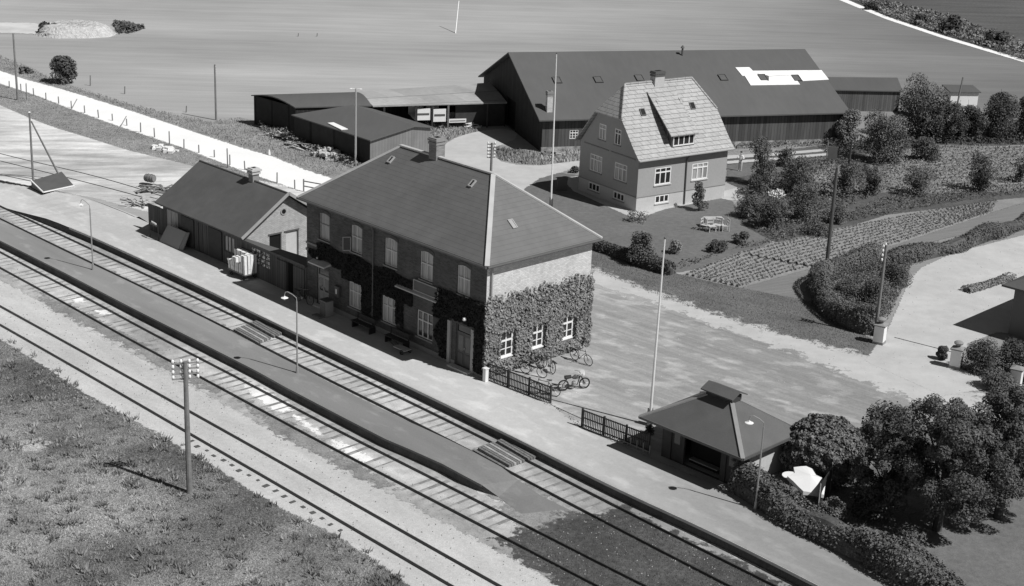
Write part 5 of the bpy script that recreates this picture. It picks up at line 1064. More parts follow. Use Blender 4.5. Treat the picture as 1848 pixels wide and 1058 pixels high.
# crop rows
lo_ = resample([G(x, y) for x, y in [(1336, 519), (1440, 491), (1620, 441), (1788, 385)]], .42); up_ = resample([G(x, y) for x, y in [(1236, 496), (1335, 457), (1500, 417), (1650, 387), (1798, 363)]], .42)
K = 10; pts = []; hm = MB()
for k in range(K):
    f = (k + .5) / K; n_r = 170; row = []
    for i in range(n_r):
        s_ = i / (n_r - 1); a = lo_[min(len(lo_) - 1, int(s_ * (len(lo_) - 1)))]; b = up_[min(len(up_) - 1, int(s_ * (len(up_) - 1)))]; p = a.lerp(b, f)
        row.append(p + Vector((rnd.uniform(-.05, .05), rnd.uniform(-.05, .05), 0)))
    hm.tube([p + Vector((0, 0, .0)) for p in row[::4]], .13, 6)
    for p in row:
        if rnd.random() < .06: continue
        m_ = 6; c = np.array([p.x, p.y, .10]); d = rng.normal(0, 1, (m_, 3)); d[:, 2] = abs(d[:, 2]); d /= np.linalg.norm(d, axis=1)[:, None]; pts.append(np.concatenate([c + d * .11 * rnd.uniform(.7, 1.25), d], 1))
tag(hm.build('soil_ridges', M('ridge_soil', .22, 1, [(2, .2), (14, .2)])), kind='structure')
pa = np.concatenate(pts); tag(mesh_np('crop_plants', leafquads(pa[:, :3], pa[:, 3:] + np.array([0, 0, .5]), .13, .6, .5), 4, m_crop), 'rows of leafy crop plants in the field between the lawn and the drive', 'crop', kind='stuff')
cover('vegetable_bed', 'striped bed of low vegetables behind the garden bushes', [(1580, 282), (1700, 264), (1860, 268), (1860, 330), (1700, 345), (1600, 345)], 5000, .2, LP, .35, seed=15)
# ------------------------------------------------------------------ poles
def insul(mb, x, y, z, s_=1.0): mb.lathe([(.018, -.03), (.035, 0), (.05, .03), (.045, .08), (.025, .12)], (x, y, z), 8)
def telegraph(label, base, h, rz, rows, arm, per, r=.13, dz=.26, group='telegraph poles', cap=0):
    t = thing('telegraph_pole', label, 'telegraph pole', base, rz, group); m = MB(); m.tube([(0, 0, -.2), (0, 0, h * .5), (0, 0, h)], [r, r * .9, r * .72], 10); m.build('pole', m_wood, t)
    for k in range(rows):
        z = h - .12 - dz * k; q = MB(); q.box(-arm / 2, .07, z - .03, arm / 2, .13, z + .03); c = q.build('crossarm', m_zinc if cap else m_wood, t)
        for j in range(per):
            x = -arm / 2 + .06 + (arm - .12) * j / (per - 1)
            q = MB(); q.lathe([(.02, -.02), (.055, .0), (.07, .05), (.055, .12), (.03, .15)], (x, .1, z + .04), 8); q.build('insulator', m_porc, c)
    return t
telegraph('telegraph pole with four white insulator rows on the meadow in the foreground', G(342, 890, ZT), 6.45, R(15), 4, 1.2, 4, .14, .25, cap=1)
telegraph('telegraph pole behind the station roof beside the farm drive', G(888, 258, 6.6) - Zv(6.6), 6.6, R(20), 5, .62, 2, .11, .24)
telegraph('telegraph pole right behind the urn topped gate pier', G(1579, 607), 5.75, R(60), 4, .55, 2, .11, .28)
def pole(label, base, top, r=.11, name='wooden_pole', mat=None, fit=None):
    t = thing(name, label, 'pole', base); d = Vector(top) - Vector(base); m = MB(); m.tube([d * -.02, d * .5, d], [r, r * .9, r * .75], 9); m.build('pole', mat or m_wood, t)
    if fit:
        q = MB(); e = d.normalized()
        for k in range(3): q.tube([d - e * (.2 + k * .25) + Vector((-.12, 0, 0)), d - e * (.2 + k * .25) + Vector((.12, 0, 0))], .025, 6)
        q.build('fittings', m_porc, t)
    return t
def ptop(b, x, y, z): return G(x, y, z)
b = G(32, 181); pole('tall bare pole between the white road and the post fence at the far left', b, b + Zv(6.4), .11)
b = G(390, 217); pole('lone pole at the field edge left of the tarred shed', b, b + Zv(5.2), .10, fit=1)
b = G(1491, 487); pole('tallest dark pole leaning slightly beside the potato field', b, G(1511, 302, 7.3), .14, mat=m_dgrey, fit=1)
b = G(1524, 352); pole('dark pole in the garden behind the tallest one', b, G(1538, 252, 4.9), .11, mat=m_dgrey, fit=1)
b = G(1722, 215); pole('leaning pole in front of the whitewashed cottage', b, G(1738, 140, 3.9), .10, mat=m_dgrey)
b = G(1443, 256); pole('thin pale post in front of the barn wall', b, b + Zv(1.9), .04, 'thin_post', m_woodl)
t = thing('yard_lamp_mast', 'tall lamp mast with two white arms beside the tarred shed', 'lamp post', G(641.5, 299)); m = MB(); m.tube([(0, 0, -.1), (0, 0, 6.5)], [.1, .07], 9); m.build('pole', m_greyp, t)
for sx in (-1, 1):
    q = MB(); q.tube([(0, 0, 6.45), (sx * .4, 0, 6.5)], .03, 6); a_ = q.build('arm', m_white, t); q = MB(); q.lathe([(.05, 0), (.11, -.03), (.04, -.08)], (sx * .42, 0, 6.5), 10); q.build('lamp_shade', m_white, a_)
def flagpole(label, base, tp, r, knob=1):
    t = thing('flagpole', label, 'flagpole', base, 0, 'white flagpoles'); d = Vector(tp) - Vector(base); m = MB(); m.tube([d * -.01, d * .5, d], [r, r * .8, r * .45], 10); m.build('pole', m_white, t)
    q = MB(); q.lathe([(.0, 0), (.05, .03), (.06, .08), (.0, .14)], d, 10); q.build('finial', m_dgrey, t)
    q = MB(); q.box(-.14, -.14, 0, -.07, .14, .9); q.box(.07, -.14, 0, .14, .14, .9); q.build('bracket', m_dgrey, t)
flagpole('white flagpole on the forecourt beside the waiting shelter', G(1172, 768), G(1200, 432, 10), .075)
flagpole('tall white flagpole between the station roof and the dwelling house', G(994, 378), G(1004.5, 98, 11.9), .07)
def plamp(label, base, rz, h=4.45):
    t = thing('platform_lamp', label, 'lamp post', base, rz, 'gooseneck platform lamps'); m = MB(); m.tube([(0, 0, 0), (0, 0, .5), (0, 0, h - .35)], [.055, .045, .035], 9); m.lathe([(.09, 0), (.09, .05), (.06, .4), (.05, .42)], (0, 0, 0), 10); m.build('post', m_zinc, t)
    q = MB(); q.tube([(0, 0, h - .36), (.02, 0, h - .15), (.22, 0, h + .02), (.5, 0, h + .16), (.62, 0, h + .12), (.66, 0, h - .02), (.66, 0, h - .12)], .022, 7); q.build('arm', m_zinc, t)
    q = MB(); q.lathe([(.03, .1), (.05, .04), (.19, 0), (.20, -.015), (.03, -.012)], (.66, 0, h - .18), 18); s_ = q.build('lamp_shade', m_white, t)
    q = MB(); q.lathe([(.02, 0), (.05, -.05), (.045, -.1), (.0, -.13)], (.66, 0, h - .2), 10); q.build('bulb', m_porc, s_); return t
pl0 = plamp('gooseneck lamp on the island platform near its left end', G(168, 487), R(160))
dup(pl0, G(536.5, 673), R(175), 'gooseneck lamp on the island platform in front of the station')
dup(pl0, G(1363, 920), R(178), 'gooseneck lamp on the main platform in front of the waiting shelter')
# ------------------------------------------------------------------ road fence posts
fp = [(17, 159, 12), (38, 164, 12), (48, 180, 28), (61, 173, 13), (83, 180, 12), (106, 187, 12), (129, 195, 12), (153, 204, 13), (178, 213, 14), (203, 218, 12), (229, 227, 12), (254, 239, 17), (279, 248, 16), (306, 262, 24), (332, 268, 16), (359, 276, 14), (387, 284, 13), (411, 303, 34), (415, 298, 18), (442, 307, 16), (500, 330, 18), (532, 341, 16)]
post0 = None; ORD = ['first', 'second', 'third', 'fourth', 'fifth', 'sixth', 'seventh', 'eighth', 'ninth', 'tenth', 'eleventh', 'twelfth', 'thirteenth', 'fourteenth', 'fifteenth', 'sixteenth', 'seventeenth', 'eighteenth', 'nineteenth', 'twentieth', 'last but one', 'last']
for i, (x, y, h) in enumerate(fp):
    b = G(x, y); hm_ = h / pxm(b) / .93
    if post0 is None:
        m = MB(); m.tube([(0, 0, -.1), (0, 0, .62), (0, 0, .66)], [.055, .05, .03], 7); post0 = m.build('fence_post', m_wood); o = post0; o.location = b
    else: o = post0.copy(); C.objects.link(o); o.location = b
    o.scale = (1, 1, hm_ / .66); o.rotation_euler = (rnd.uniform(-.05, .05), rnd.uniform(-.05, .05), rnd.uniform(0, 3))
    tag(o, '%s weathered wooden post of the row beside the white road%s' % (ORD[i], ', a tall one' if h > 22 else ''), 'fence post', 'fence posts along the white road')
for x0, y0, x1, y1, lab in ((124, 206, 139, 179, 'left one of two leaning stakes among the road fence posts'), (212, 238, 228, 210, 'right one of two leaning stakes among the road fence posts')):
    a = G(x0, y0); b = G(x1, y1, .9); m = MB(); m.tube([(0, 0, 0), b - a], [.05, .04], 7); o = tag(m.build('leaning_stake', m_wood), lab, 'stake'); o.location = a
for x, y, h, lab in ((163, 155, 19, 'slanting post at the field side right of the lone bush'), (225, 170, 14, 'short post at the field side further right of the lone bush'), (336, 203, 12, 'small post at the field side near the lone pole'), (538, 66, 6, 'left of two tiny marker posts far out in the field'), (572, 66, 6, 'right of two tiny marker posts far out in the field')):
    b = G(x, y); m = MB(); m.tube([(0, 0, -.05), (.05, 0, h / pxm(b))], [.06, .05], 6); o = tag(m.build('field_post', m_wood), lab, 'post'); o.location = b
t = thing('field_gate', 'small wooden rail gate at the roadside behind the goods shed', 'gate', G(548, 346)); m = MB(); m.box(-.05, -.05, 0, .05, .05, 1.0); m.build('post', m_wood, t)
for z in (.45, .85): q = MB(); q.bar((0, 0, z), (1.5, -.75, z), .05, .08); q.build('rail', m_wood, t)
# lattice fences
def lattice(label, a, b, h=1.0, gap=.11):
    a = Vector(a); b = Vector(b); L = (b - a).length; d = b - a; t = thing('picket_fence', label, 'fence', a, math.atan2(d.y, d.x), 'dark picket fences beside the platform')
    n = int(L / 1.6) + 1
    for k in range(n + 1):
        q = MB(); x = L * k / n; q.box(x - .045, -.045, 0, x + .045, .045, h + .04); q.build('post', m_wood_d, t)
    for z in (h * .16, h * .55, h * .93): q = MB(); q.box(.046, -.02, z - .03, L - .046, .02, z + .03); q.build('rail', m_wood_d, t)
    q = MB(); k = 0; x = .1
    while x < L - .06: q.box(x, -.045, .06, x + .045, -.022, h); x += gap
    q.build('pickets', m_wood_d, t); return t
lattice('dark picket fence from the station corner along the forecourt', G(880, 685), G(993, 729), 1.0)
lattice('dark picket fence between the gap and the waiting shelter', G(1050, 771), G(1170, 817), 1.0)
m = MB(); a = G(993, 731); b = G(1050, 757); m.tube([Zv(.02), b - a + Zv(.02)], .025, 6); o = tag(m.build('gate_track', m_black), 'thin iron gate rail lying in the gap between the picket fences', 'rail'); o.location = a
t = thing('low_barrier', 'low barrier of short posts at the platform side of the shelter fence', 'barrier', G(1115, 797)); d = G(1172, 821) - G(1115, 797)
for k in range(6): q = MB(); p = d * (k / 5); q.tube([p, p + Zv(.5)], .03, 6); q.build('post', m_zinc, t)
q = MB(); q.tube([Zv(.14), d + Zv(.14)], .025, 6); q.build('rail', m_zinc, t)
m = MB(); m.box(-.11, -.11, 0, .11, .11, .75); m.box(-.14, -.14, .751, .14, .14, .8); o = tag(m.build('white_bollard', m_white), 'white square post at the lower corner of the station', 'bollard'); o.location = G(876, 689); o.rotation_euler = (0, 0, SA)
# gate piers
def pier(label, px, py, urn, rz=R(-30)):
    t = thing('gate_pier', label, 'gate pier', G(px, py), rz, 'white gate piers'); m = MB(); m.box(-.3, -.3, 0, .3, .3, 1.15); m.build('pier', m_white, t); q = MB(); q.box(-.36, -.36, 1.152, .36, .36, 1.22); q.hexa([(-.36, -.36, 1.221), (.36, -.36, 1.221), (.36, .36, 1.221), (-.36, .36, 1.221)], [(-.12, -.12, 1.32), (.12, -.12, 1.32), (.12, .12, 1.32), (-.12, .12, 1.32)]); q.build('cap', m_render_g, t)
    q = MB(); q.box(-.32, -.32, 0, .32, .32, .18); q.build('base', m_render_g, t)
    if urn: q = MB(); q.lathe([(.1, 1.32), (.1, 1.36), (.24, 1.46), (.27, 1.55), (.2, 1.62), (.1, 1.66)], (0, 0, 0), 14); q.build('urn', m_render_g, t)
pier('white gate pier with an urn left of the private drive', 1586, 620, 1); pier('white gate pier with an urn right of the private drive', 1724, 664, 1); pier('white gate pier without urn nearest the right edge', 1831, 701, 0)
m = MB(); a = G(1614, 610); b = G(1716, 636); m.tube([Zv(.03), b - a + Zv(.03)], .025, 6); o = tag(m.build('gate_sill', m_black), 'thin dark gate sill lying across the private drive', 'rail'); o.location = a
# ------------------------------------------------------------------ wedge ramp with mast
A_, B_, C_, D_ = G(57, 338), G(78, 349), G(134, 337), G(112, 321); t = thing('wedge_ramp', 'small dark wedge ramp with white edges in the sandy yard', 'ramp', A_)
L0 = lambda p, z=0: p - A_ + Zv(z)
E_ = G(57, 330); F2 = G(111, 321)
m = MB(); m.add([L0(A_), L0(B_), L0(C_), L0(D_), L0(A_, .5), L0(D_, .5), L0(B_, .06), L0(C_, .06)], [(0, 1, 6, 4), (1, 2, 7, 6), (2, 3, 5, 7), (3, 0, 4, 5), (4, 6, 7, 5)]); m.build('ramp', m_dgrey, t)
q = MB(); q.bar(L0(A_, .52), L0(B_, .08), .08, .08); q.bar(L0(B_, .08), L0(C_, .08), .08, .08); q.build('edge_trim', m_white, t)
b = G(60, 328); t = thing('anchor_mast', 'upright mast with a long slanting stay standing at the wedge ramp', 'mast', b); m = MB(); m.tube([(0, 0, 0), G(53, 204, 5.5) - b], [.09, .07], 9); m.build('pole', m_wood, t)
q = MB(); q.tube([G(110, 323) - b, G(56.5, 219, 4.8) - b], [.08, .06], 9); q.build('stay', m_wood, t); q = MB(); q.lathe([(.05, 0), (.11, .05), (.05, .1)], G(53, 204, 5.5) - b, 8); q.build('insulator', m_porc, t)
# junk pile, barrel
def prand(seed): return random.Random(seed)
def pile(name, label, cat, c, rx, ry, h, n, mat, kind='board', seed=1, L=(.8, 1.8), rz=0):
    q = prand(seed); t = thing(name, label, cat, c, rz); m = MB()
    for k in range(n):
        x, y = q.uniform(-rx, rx), q.uniform(-ry, ry); z = h * max(0, 1 - (x / rx) ** 2 * .7 - (y / ry) ** 2 * .7) * q.uniform(.2, 1) + .05; a = q.uniform(0, 3.14)
        if kind == 'board':
            l = q.uniform(*L) / 2; d = Vector((math.cos(a), math.sin(a), q.uniform(-.25, .25))); m.bar(Vector((x, y, z)) - d * l, Vector((x, y, z)) + d * l, q.uniform(.08, .2), .04)
        else:
            s_ = q.uniform(.12, .32); V = [Vector((sx * s_ * q.uniform(.6, 1), sy * s_ * q.uniform(.5, .9), sz * s_ * .5)) for sz in (-1, 1) for sx, sy in ((-1, -1), (1, -1), (1, 1), (-1, 1))]
            mt = Matrix.Rotation(a, 3, 'Z'); V = [mt @ v + Vector((x, y, z)) for v in V]; m.hexa(V[:4], V[4:])
    o = m.build(name, mat); o.location = c; o.rotation_euler = (0, 0, rz); bpy.data.objects.remove(t); return tag(o, label, cat)
pile('board_heap', 'heap of old boards and rubble at the left end of the goods shed', 'rubble heap', G(262, 368), 1.3, 1.0, .55, 34, m_woodl, seed=3)
pile('board_heap', 'darker broken boards under the barrel behind the goods shed', 'rubble heap', G(275, 345), 1.2, .8, .5, 26, m_wood, seed=4)
b = G(271, 334); t = thing('barrel', 'dark wooden barrel lying on its side on the rubble behind the goods shed', 'barrel', b, R(-20)); m = MB(); m.tube([(-.42, 0, .55), (-.3, 0, .55), (0, 0, .55), (.3, 0, .55), (.42, 0, .55)], [.25, .3, .33, .3, .25], 16); m.build('staves', m_wood, t)
q = MB(); [q.torus((x, 0, .55), (1, 0, 0), r_, .018, 18, 5) for x, r_ in ((-.34, .29), (-.15, .325), (.15, .325), (.34, .29))]; q.build('hoops', m_black, t)
pile('stone_pile', 'pile of pale stones at the wall of the tarred shed', 'stone pile', G(594, 283), 1.5, .9, .7, 60, M('pale_stone', .55, .9, [(2, .2)]), 'stone', 5, rz=R(-50))
pile('lumber_pile', 'bleached lumber stack left of the stone pile at the tarred shed', 'lumber pile', G(505, 247), 1.2, .8, .5, 22, m_woodl, seed=6, rz=R(-40))
pile('lumber_pile', 'loose branches and planks between the lumber and the stones', 'lumber pile', G(545, 268), 2.0, .6, .5, 22, m_woodl, seed=7, rz=R(-45))
pile('stone_pile', 'small white stone heap beside the post fence', 'stone pile', G(295, 271), 1.3, .5, .3, 26, M('white_stone', .8), 'stone', 8, rz=R(-40))
pile('rubble', 'white painted rubble at the front of the cart shed', 'rubble heap', G(832, 228), 1.6, .5, .5, 26, m_white, seed=9, L=(.4, 1.2))
pile('stone_pile', 'field stones at the foot of the barn corner', 'stone pile', G(1000, 282), 1.2, .5, .35, 22, m_stone, 'stone', 10)
m = MB(); a = G(466, 226); m.tube([Zv(.3), G(492, 238) - a + Zv(.2)], .06, 6); o = tag(m.build('long_pole', m_woodl), 'long bleached pole lying along the tarred shed wall', 'pole'); o.location = a
m = MB(); m.tube([(0, 0, 0), (0, 0, .45)], [.12, .07], 8); o = tag(m.build('kilometre_stone', m_white), 'small white marker stone at the roadside below the tarred shed', 'marker stone'); o.location = G(486, 280)
# mound in the field
def mound(name, label, x0, x1, yb, hpx, mat, seed):
    a = G(x0, yb); b = G(x1, yb); c = (a + b) / 2; rx = (b - a).length / 2; h = hpx / pxm(c); q = np.random.default_rng(seed); m = MB(); N, K_ = 48, 9; V = []; F_ = []
    for j in range(K_ + 1):
        f = j / K_
        for i in range(N):
            an = 2 * math.pi * i / N; rr = (1 - f) ** .55 if j < K_ else 0.0; w = 1 + .08 * math.sin(an * 3 + seed) + .03 * q.normal()
            V.append((math.cos(an) * rx * (.35 + .65 * rr if j < K_ else .0) * (w if rr else 0), math.sin(an) * 4.2 * (.3 + .7 * rr if j < K_ else 0) * (w if rr else 0), h * min(1, f * 1.6) * (1 + .04 * q.normal()) * (1 if j else 0)))
    for j in range(K_):
        for i in range(N): F_.append((j * N + i, j * N + (i + 1) % N, (j + 1) * N + (i + 1) % N, (j + 1) * N + i))
    m.add(V, F_); o = m.build(name, mat, smooth=True); o.location = c; return tag(o, label, 'heap')
mound('marl_heap', 'long white excavated heap far out in the field at the upper left', 64, 206, 60, 17, M('marl', .50, 1, [(1.2, .14, 5), (3, .2, 4)], bump=(2.5, .8, .4)), 2)
plant('heap_bush', 'dark scrub on the left end of the white heap in the field', 'bush', 88, 60, 54, 22, LD, 900, .6, 130, trunk=False)
cover('scrub', 'low scrub trailing off the right end of the white heap', [(205, 42), (240, 46), (262, 52), (240, 60), (215, 62)], 900, .6, LF, .6, seed=21)
sheet('chalk_patch', [(-80, 42), (0, 41), (60, 42), (110, 52), (190, 58), (232, 62), (140, 64), (0, 60), (-80, 62)], M('chalky_soil', .55, 1, [(.3, .2)]), 0, 0, 2, .6)
# ------------------------------------------------------------------ goods on the platform
def SP(x, y, z=0): return stobj(x, y, z)
t = thing('board_stack', 'two pale boards leaning against the goods shed wall', 'boards', SP(-30.7, -.45), SA)
q = MB(); q.hexa([(-1.45, -.45, .0), (1.0, -.45, .0), (1.0, -.39, 0), (-1.45, -.39, .0)], [(-1.15, .12, 1.2), (1.15, .12, 1.2), (1.15, .18, 1.2), (-1.15, .18, 1.2)]); q.build('panel', M('pale_panel', .34, .8, [(1, .06)]), t)
q = MB(); q.hexa([(1.03, -.42, .0), (1.35, -.3, .0), (1.35, -.24, 0), (1.03, -.36, .0)], [(1.18, .12, 1.2), (1.5, .16, 1.25), (1.5, .22, 1.25), (1.18, .18, 1.2)]); q.build('panel', M('pale_panel_b', .26, .8), t)
t = thing('notice_frame', 'small notice on two thin posts at the left end of the goods shed', 'notice', SP(-33.3, -.9), SA)
for x in (0, 1.1): q = MB(); q.tube([(x, 0, 0), (x, 0, 1.15)], .035, 6); q.build('post', m_black, t)
q = MB(); q.box(.1, -.03, 1.0, 1.0, .0, 1.12); q.build('board', m_dgrey, t); q = MB(); q.bar((.35, -.05, 1.25), (.95, -.05, 1.2), .05, .1); q.build('pale_bar', m_white, t)
CT = SP(-22.45, -.55); t = thing('luggage_cart', 'four wheeled luggage cart carrying pale cartons outside the annexe', 'cart', CT, SA)
q = MB(); q.box(-.98, -.5, .36, .98, .5, .43); q.build('deck', m_wood, t)
for x in (-.7, .7):
    for y in (-.42, .42): q = MB(); q.torus((x, y, .17), (0, 1, 0), .14, .035, 16, 6); q.tube([(x, y - .04, .17), (x, y + .04, .17)], .05, 8); q.build('wheel', m_black, t)
q = MB(); q.tube([(-.98, -.3, .38), (-1.3, -.3, .95), (-1.3, .3, .95), (-.98, .3, .38)], .025, 6); q.build('handle', m_zinc, t)
cr = None; ci = 0; crl = ['bottom', 'second', 'third', 'top']
heights = {(0, 0): 3, (1, 0): 3, (2, 0): 3, (3, 0): 3, (0, 1): 3, (1, 1): 3, (2, 1): 4, (3, 1): 4}
hh_ = {(0, 0): 2, (1, 0): 3, (2, 0): 2, (3, 0): 4, (0, 1): 4, (1, 1): 4, (2, 1): 4, (3, 1): 4}
for (i, j), n in hh_.items():
    for k in range(n):
        loc = SP(-22.45 - .72 + .48 * i + rnd.uniform(-.012, .012), -.55 - .24 + .48 * j + rnd.uniform(-.012, .012), .432 + .302 * k)
        if cr is None:
            cr = thing('carton', '', 'carton', loc, SA, 'pale cartons stacked on the luggage cart'); q = MB(); q.box(-.225, -.225, 0, .225, .225, .3); q.build('box', m_crate, cr)
            q = MB(); q.box(-.228, -.03, -.0, .228, .03, .303); q.box(-.03, -.228, 0.001, .03, .228, .302); q.build('strap', m_strap, cr); o = cr
        else: o = dup(cr, loc, SA + rnd.uniform(-.04, .04))
        o['label'] = 'pale strapped carton on the luggage cart, %s layer, %s row, %s column' % (crl[k], ('front', 'rear')[j], ('left', 'second', 'third', 'right')[i])
t = thing('platform_cabinet', 'waist high grey cabinet on the platform right of the station left door', 'cabinet', SP(-13.2, -.75), SA); q = MB(); q.box(-.3, -.28, .05, .3, .28, 1.0); q.build('body', m_greyp, t); q = MB(); q.box(-.34, -.32, 1.002, .34, .32, 1.05); q.build('lid', m_dgrey, t); q = MB(); q.box(-.27, -.3, .12, .27, -.281, .95); q.build('door', m_dgrey, t)
m = MB(); m.box(-.4, -.2, 0, .4, .2, .1); o = tag(m.build('timber_block', m_wood), 'flat timber block lying in front of the grey platform cabinet', 'timber'); o.location = SP(-13.35, -1.25); o.rotation_euler = (0, 0, SA)
t = thing('vending_machine', 'small dark wall machine with a pale dial between door and window', 'vending machine', SP(-12.95, -.02, 1.15), SA); q = MB(); q.box(-.2, -.18, 0, .2, -.003, .68); q.build('case', m_dgrey, t); q = MB(); q.box(-.08, -.19, .2, .02, -.181, .5); q.build('dial', m_porc, t)
def bench(label, x, y):
    t = thing('station_bench', label, 'bench', SP(x, y), SA, 'benches under the station windows')
    for k in range(3): q = MB(); q.box(-.9, -.22 + .15 * k, .42, .9, -.1 + .15 * k, .46); q.build('seat_slat', m_wood_d, t)
    q = MB(); q.box(-.9, .24, .6, .9, .27, .85); q.build('backrest', m_wood_d, t)
    for xx in (-.8, .8): q = MB(); q.box(xx - .03, -.2, 0, xx + .03, .27, .418); q.box(xx - .03, .2, .42, xx + .03, .238, .82); q.build('leg', m_black, t)
bench('dark bench under the right ground floor window of the platform front', -7.0 + .2, -.55); bench('dark bench between the left and middle ground floor windows', -9.9, -.55)
t = thing('hand_truck', 'low hand truck with a pale plank parked by the station benches', 'hand truck', SP(-5.75, -1.0), SA); q = MB(); q.box(-.5, -.25, .25, .5, .25, .3); q.build('deck', m_woodl, t)
for y in (-.3, .3): q = MB(); q.torus((.3, y, .15), (0, 1, 0), .12, .03, 14, 6); q.tube([(.3, y - .03, .15), (.3, y + .03, .15)], .04, 8); q.build('wheel', m_black, t)
q = MB(); q.tube([(-.5, -.15, .28), (-1.1, -.15, .5), (-1.1, .15, .5), (-.5, .15, .28)], .02, 6); q.build('handle', m_black, t)
# ------------------------------------------------------------------ bicycles
def bicycle(label):
    t = thing('bicycle', label, 'bicycle', (0, 0, 0), 0, 'bicycles standing round the station')
    for x in (-.54, .54):
        q = MB(); q.torus((x, 0, .34), (0, 1, 0), .32, .022, 28, 6); w = q.build('tyre', m_black, t)
        q = MB()
        for k in range(9): a = math.pi * k / 9; q.tube([(x - .31 * math.cos(a), 0, .34 - .31 * math.sin(a)), (x + .31 * math.cos(a), 0, .34 + .31 * math.sin(a))], .004, 4)
        q.tube([(x, -.05, .34), (x, .05, .34)], .03, 8); q.build('spokes', m_zinc, w)
    q = MB()
    for a, b in (((-.54, 0, .34), (-.12, 0, .32)), ((-.12, 0, .32), (-.22, 0, .86)), ((-.54, 0, .34), (-.2, 0, .76)), ((-.2, 0, .78), (.36, 0, .82)), ((-.12, 0, .32), (.38, 0, .72)), ((.34, 0, .95), (.42, 0, .62)), ((.42, 0, .62), (.54, 0, .34))): q.tube([a, b], .017, 6)
    q.build('frame', m_black, t)
    q = MB(); q.tube([(.2, -.28, .93), (.32, -.22, .98), (.34, 0, .96), (.32, .22, .98), (.2, .28, .93)], .014, 6); q.build('handlebar', m_zinc, t)
    q = MB(); q.hexa([(-.36, -.09, .87), (-.08, -.03, .87), (-.08, .03, .87), (-.36, .09, .87)], [(-.36, -.09, .92), (-.08, -.03, .91), (-.08, .03, .91), (-.36, .09, .92)]); q.build('saddle', m_dgrey, t)
    q = MB(); q.box(-.86, -.07, .70, -.36, .07, .72); q.tube([(-.8, .05, .7), (-.54, .05, .34)], .008, 4); q.tube([(-.8, -.05, .7), (-.54, -.05, .34)], .008, 4); q.build('carrier', m_black, t)
    q = MB(); q.tube([(-.12, -.07, .32), (-.12, .07, .32)], .09, 12); q.tube([(-.12, .08, .32), (.02, .08, .22)], .012, 5); q.tube([(-.12, -.08, .32), (-.26, -.08, .42)], .012, 5); q.build('crank', m_zinc, t); return t
def bput(o, x0, y0, x1, y1, label, lean=.12):
    a = G(x0, y0); b = G(x1, y1); c = (a + b) / 2; d = b - a; rz = math.atan2(d.y, d.x)
    if o is None: o = bicycle(label); o.location = c; o.rotation_euler = (lean, 0, rz)
    else: o = dup(o, c, rz, label); o.rotation_euler = (lean, 0, rz)
    return o
bk0 = bput(None, 1037, 650, 1062, 660, 'bicycle standing alone at the far end of the ivy wall', .15)
bput(bk0, 948, 674, 978, 682, 'nearest of the three bicycles parked below the ivy windows', .16)
bput(bk0, 972, 664, 950, 656, 'middle one of three bicycles, against the ivy', -.12)
bput(bk0, 999, 677, 978, 660, 'rightmost of the three bicycles parked below the ivy windows', .10)
bput(bk0, 996, 716, 968, 712, 'bicycle half hidden behind the end of the picket fence', .1)
p = SP(-15.9, -.5); o = dup(bk0, p, SA + R(8), 'bicycle leaning beside the left station door'); o.rotation_euler = (-.1, 0, SA + R(8))
# moped
a = G(1018, 706); b = G(1052, 702); c = (a + b) / 2; d = b - a; t = thing('motorcycle', 'light motorcycle with a pale covered pack on the forecourt near the fence', 'motorcycle', c, math.atan2(d.y, d.x)); hl = .62
for x in (-hl, hl):
    q = MB(); q.torus((x, 0, .33), (0, 1, 0), .29, .04, 28, 8); w = q.build('tyre', m_black, t); q = MB()
    for k in range(9): an = math.pi * k / 9; q.tube([(x - .28 * math.cos(an), 0, .33 - .28 * math.sin(an)), (x + .28 * math.cos(an), 0, .33 + .28 * math.sin(an))], .006, 4)
    q.tube([(x, -.07, .33), (x, .07, .33)], .07, 10); q.build('spokes', m_zinc, w)
q = MB(); q.tube([(-hl, 0, .33), (-.2, 0, .3), (.2, 0, .3), (.35, 0, .8)], .03, 7); q.tube([(-hl, .06, .33), (-.35, .06, .72), (.34, 0, .75)], .025, 7); q.tube([(.32, .06, .95), (hl, .06, .33)], .022, 7); q.tube([(.32, -.06, .95), (hl, -.06, .33)], .022, 7); q.build('frame', m_black, t)
q = MB(); q.lathe([(.08, -.14), (.13, -.1), (.13, .05), (.1, .1)], (0, 0, .4), 12); q.build('engine', m_zinc, t); q = MB(); q.tube([(-.1, 0, .72), (.05, 0, .76), (.25, 0, .74)], [.07, .13, .09], 10); q.build('tank', m_dgrey, t)
q = MB(); q.tube([(.15, -.32, 1.0), (.3, -.1, 1.02), (.3, .1, 1.02), (.15, .32, 1.0)], .015, 6); q.build('handlebar', m_zinc, t); q = MB(); q.tube([(-.55, 0, .78), (-.2, 0, .8)], [.12, .1], 8); q.build('saddle', m_black, t); q = MB(); q.tube([(.4, -.0, .98), (.5, 0, .8)], [.2, .12], 10); q.build('apron', m_white, t)
# ------------------------------------------------------------------ sunshade and screen in the rear garden
b = G(1452, 915); t = thing('sunshade', 'large white canvas sunshade tilted over the hedge beside the shelter', 'sunshade', b); m = MB(); N = 8; V = [(0, 0, .42)]; ax_t = Matrix.Rotation(R(24), 3, 'X') @ Matrix.Rotation(R(14), 3, 'Y')
for k in range(N):
    a1 = 2 * math.pi * k / N; V.append((1.0 * math.cos(a1), 1.0 * math.sin(a1), 0)); a2 = a1 + math.pi / N; V.append((.86 * math.cos(a2), .86 * math.sin(a2), .05))
F_ = [(0, 1 + i, 1 + (i + 1) % (2 * N)) for i in range(2 * N)]
q_ = random.Random(3); V = [ax_t @ (Vector(v) * (q_.uniform(.72, 1.02) if i_ else 1) + Vector((0, 0, q_.uniform(-.10, .06)))) + Vector((0, 0, 1.35)) for i_, v in enumerate(V)]; m.add(V, F_); n0 = len(V)
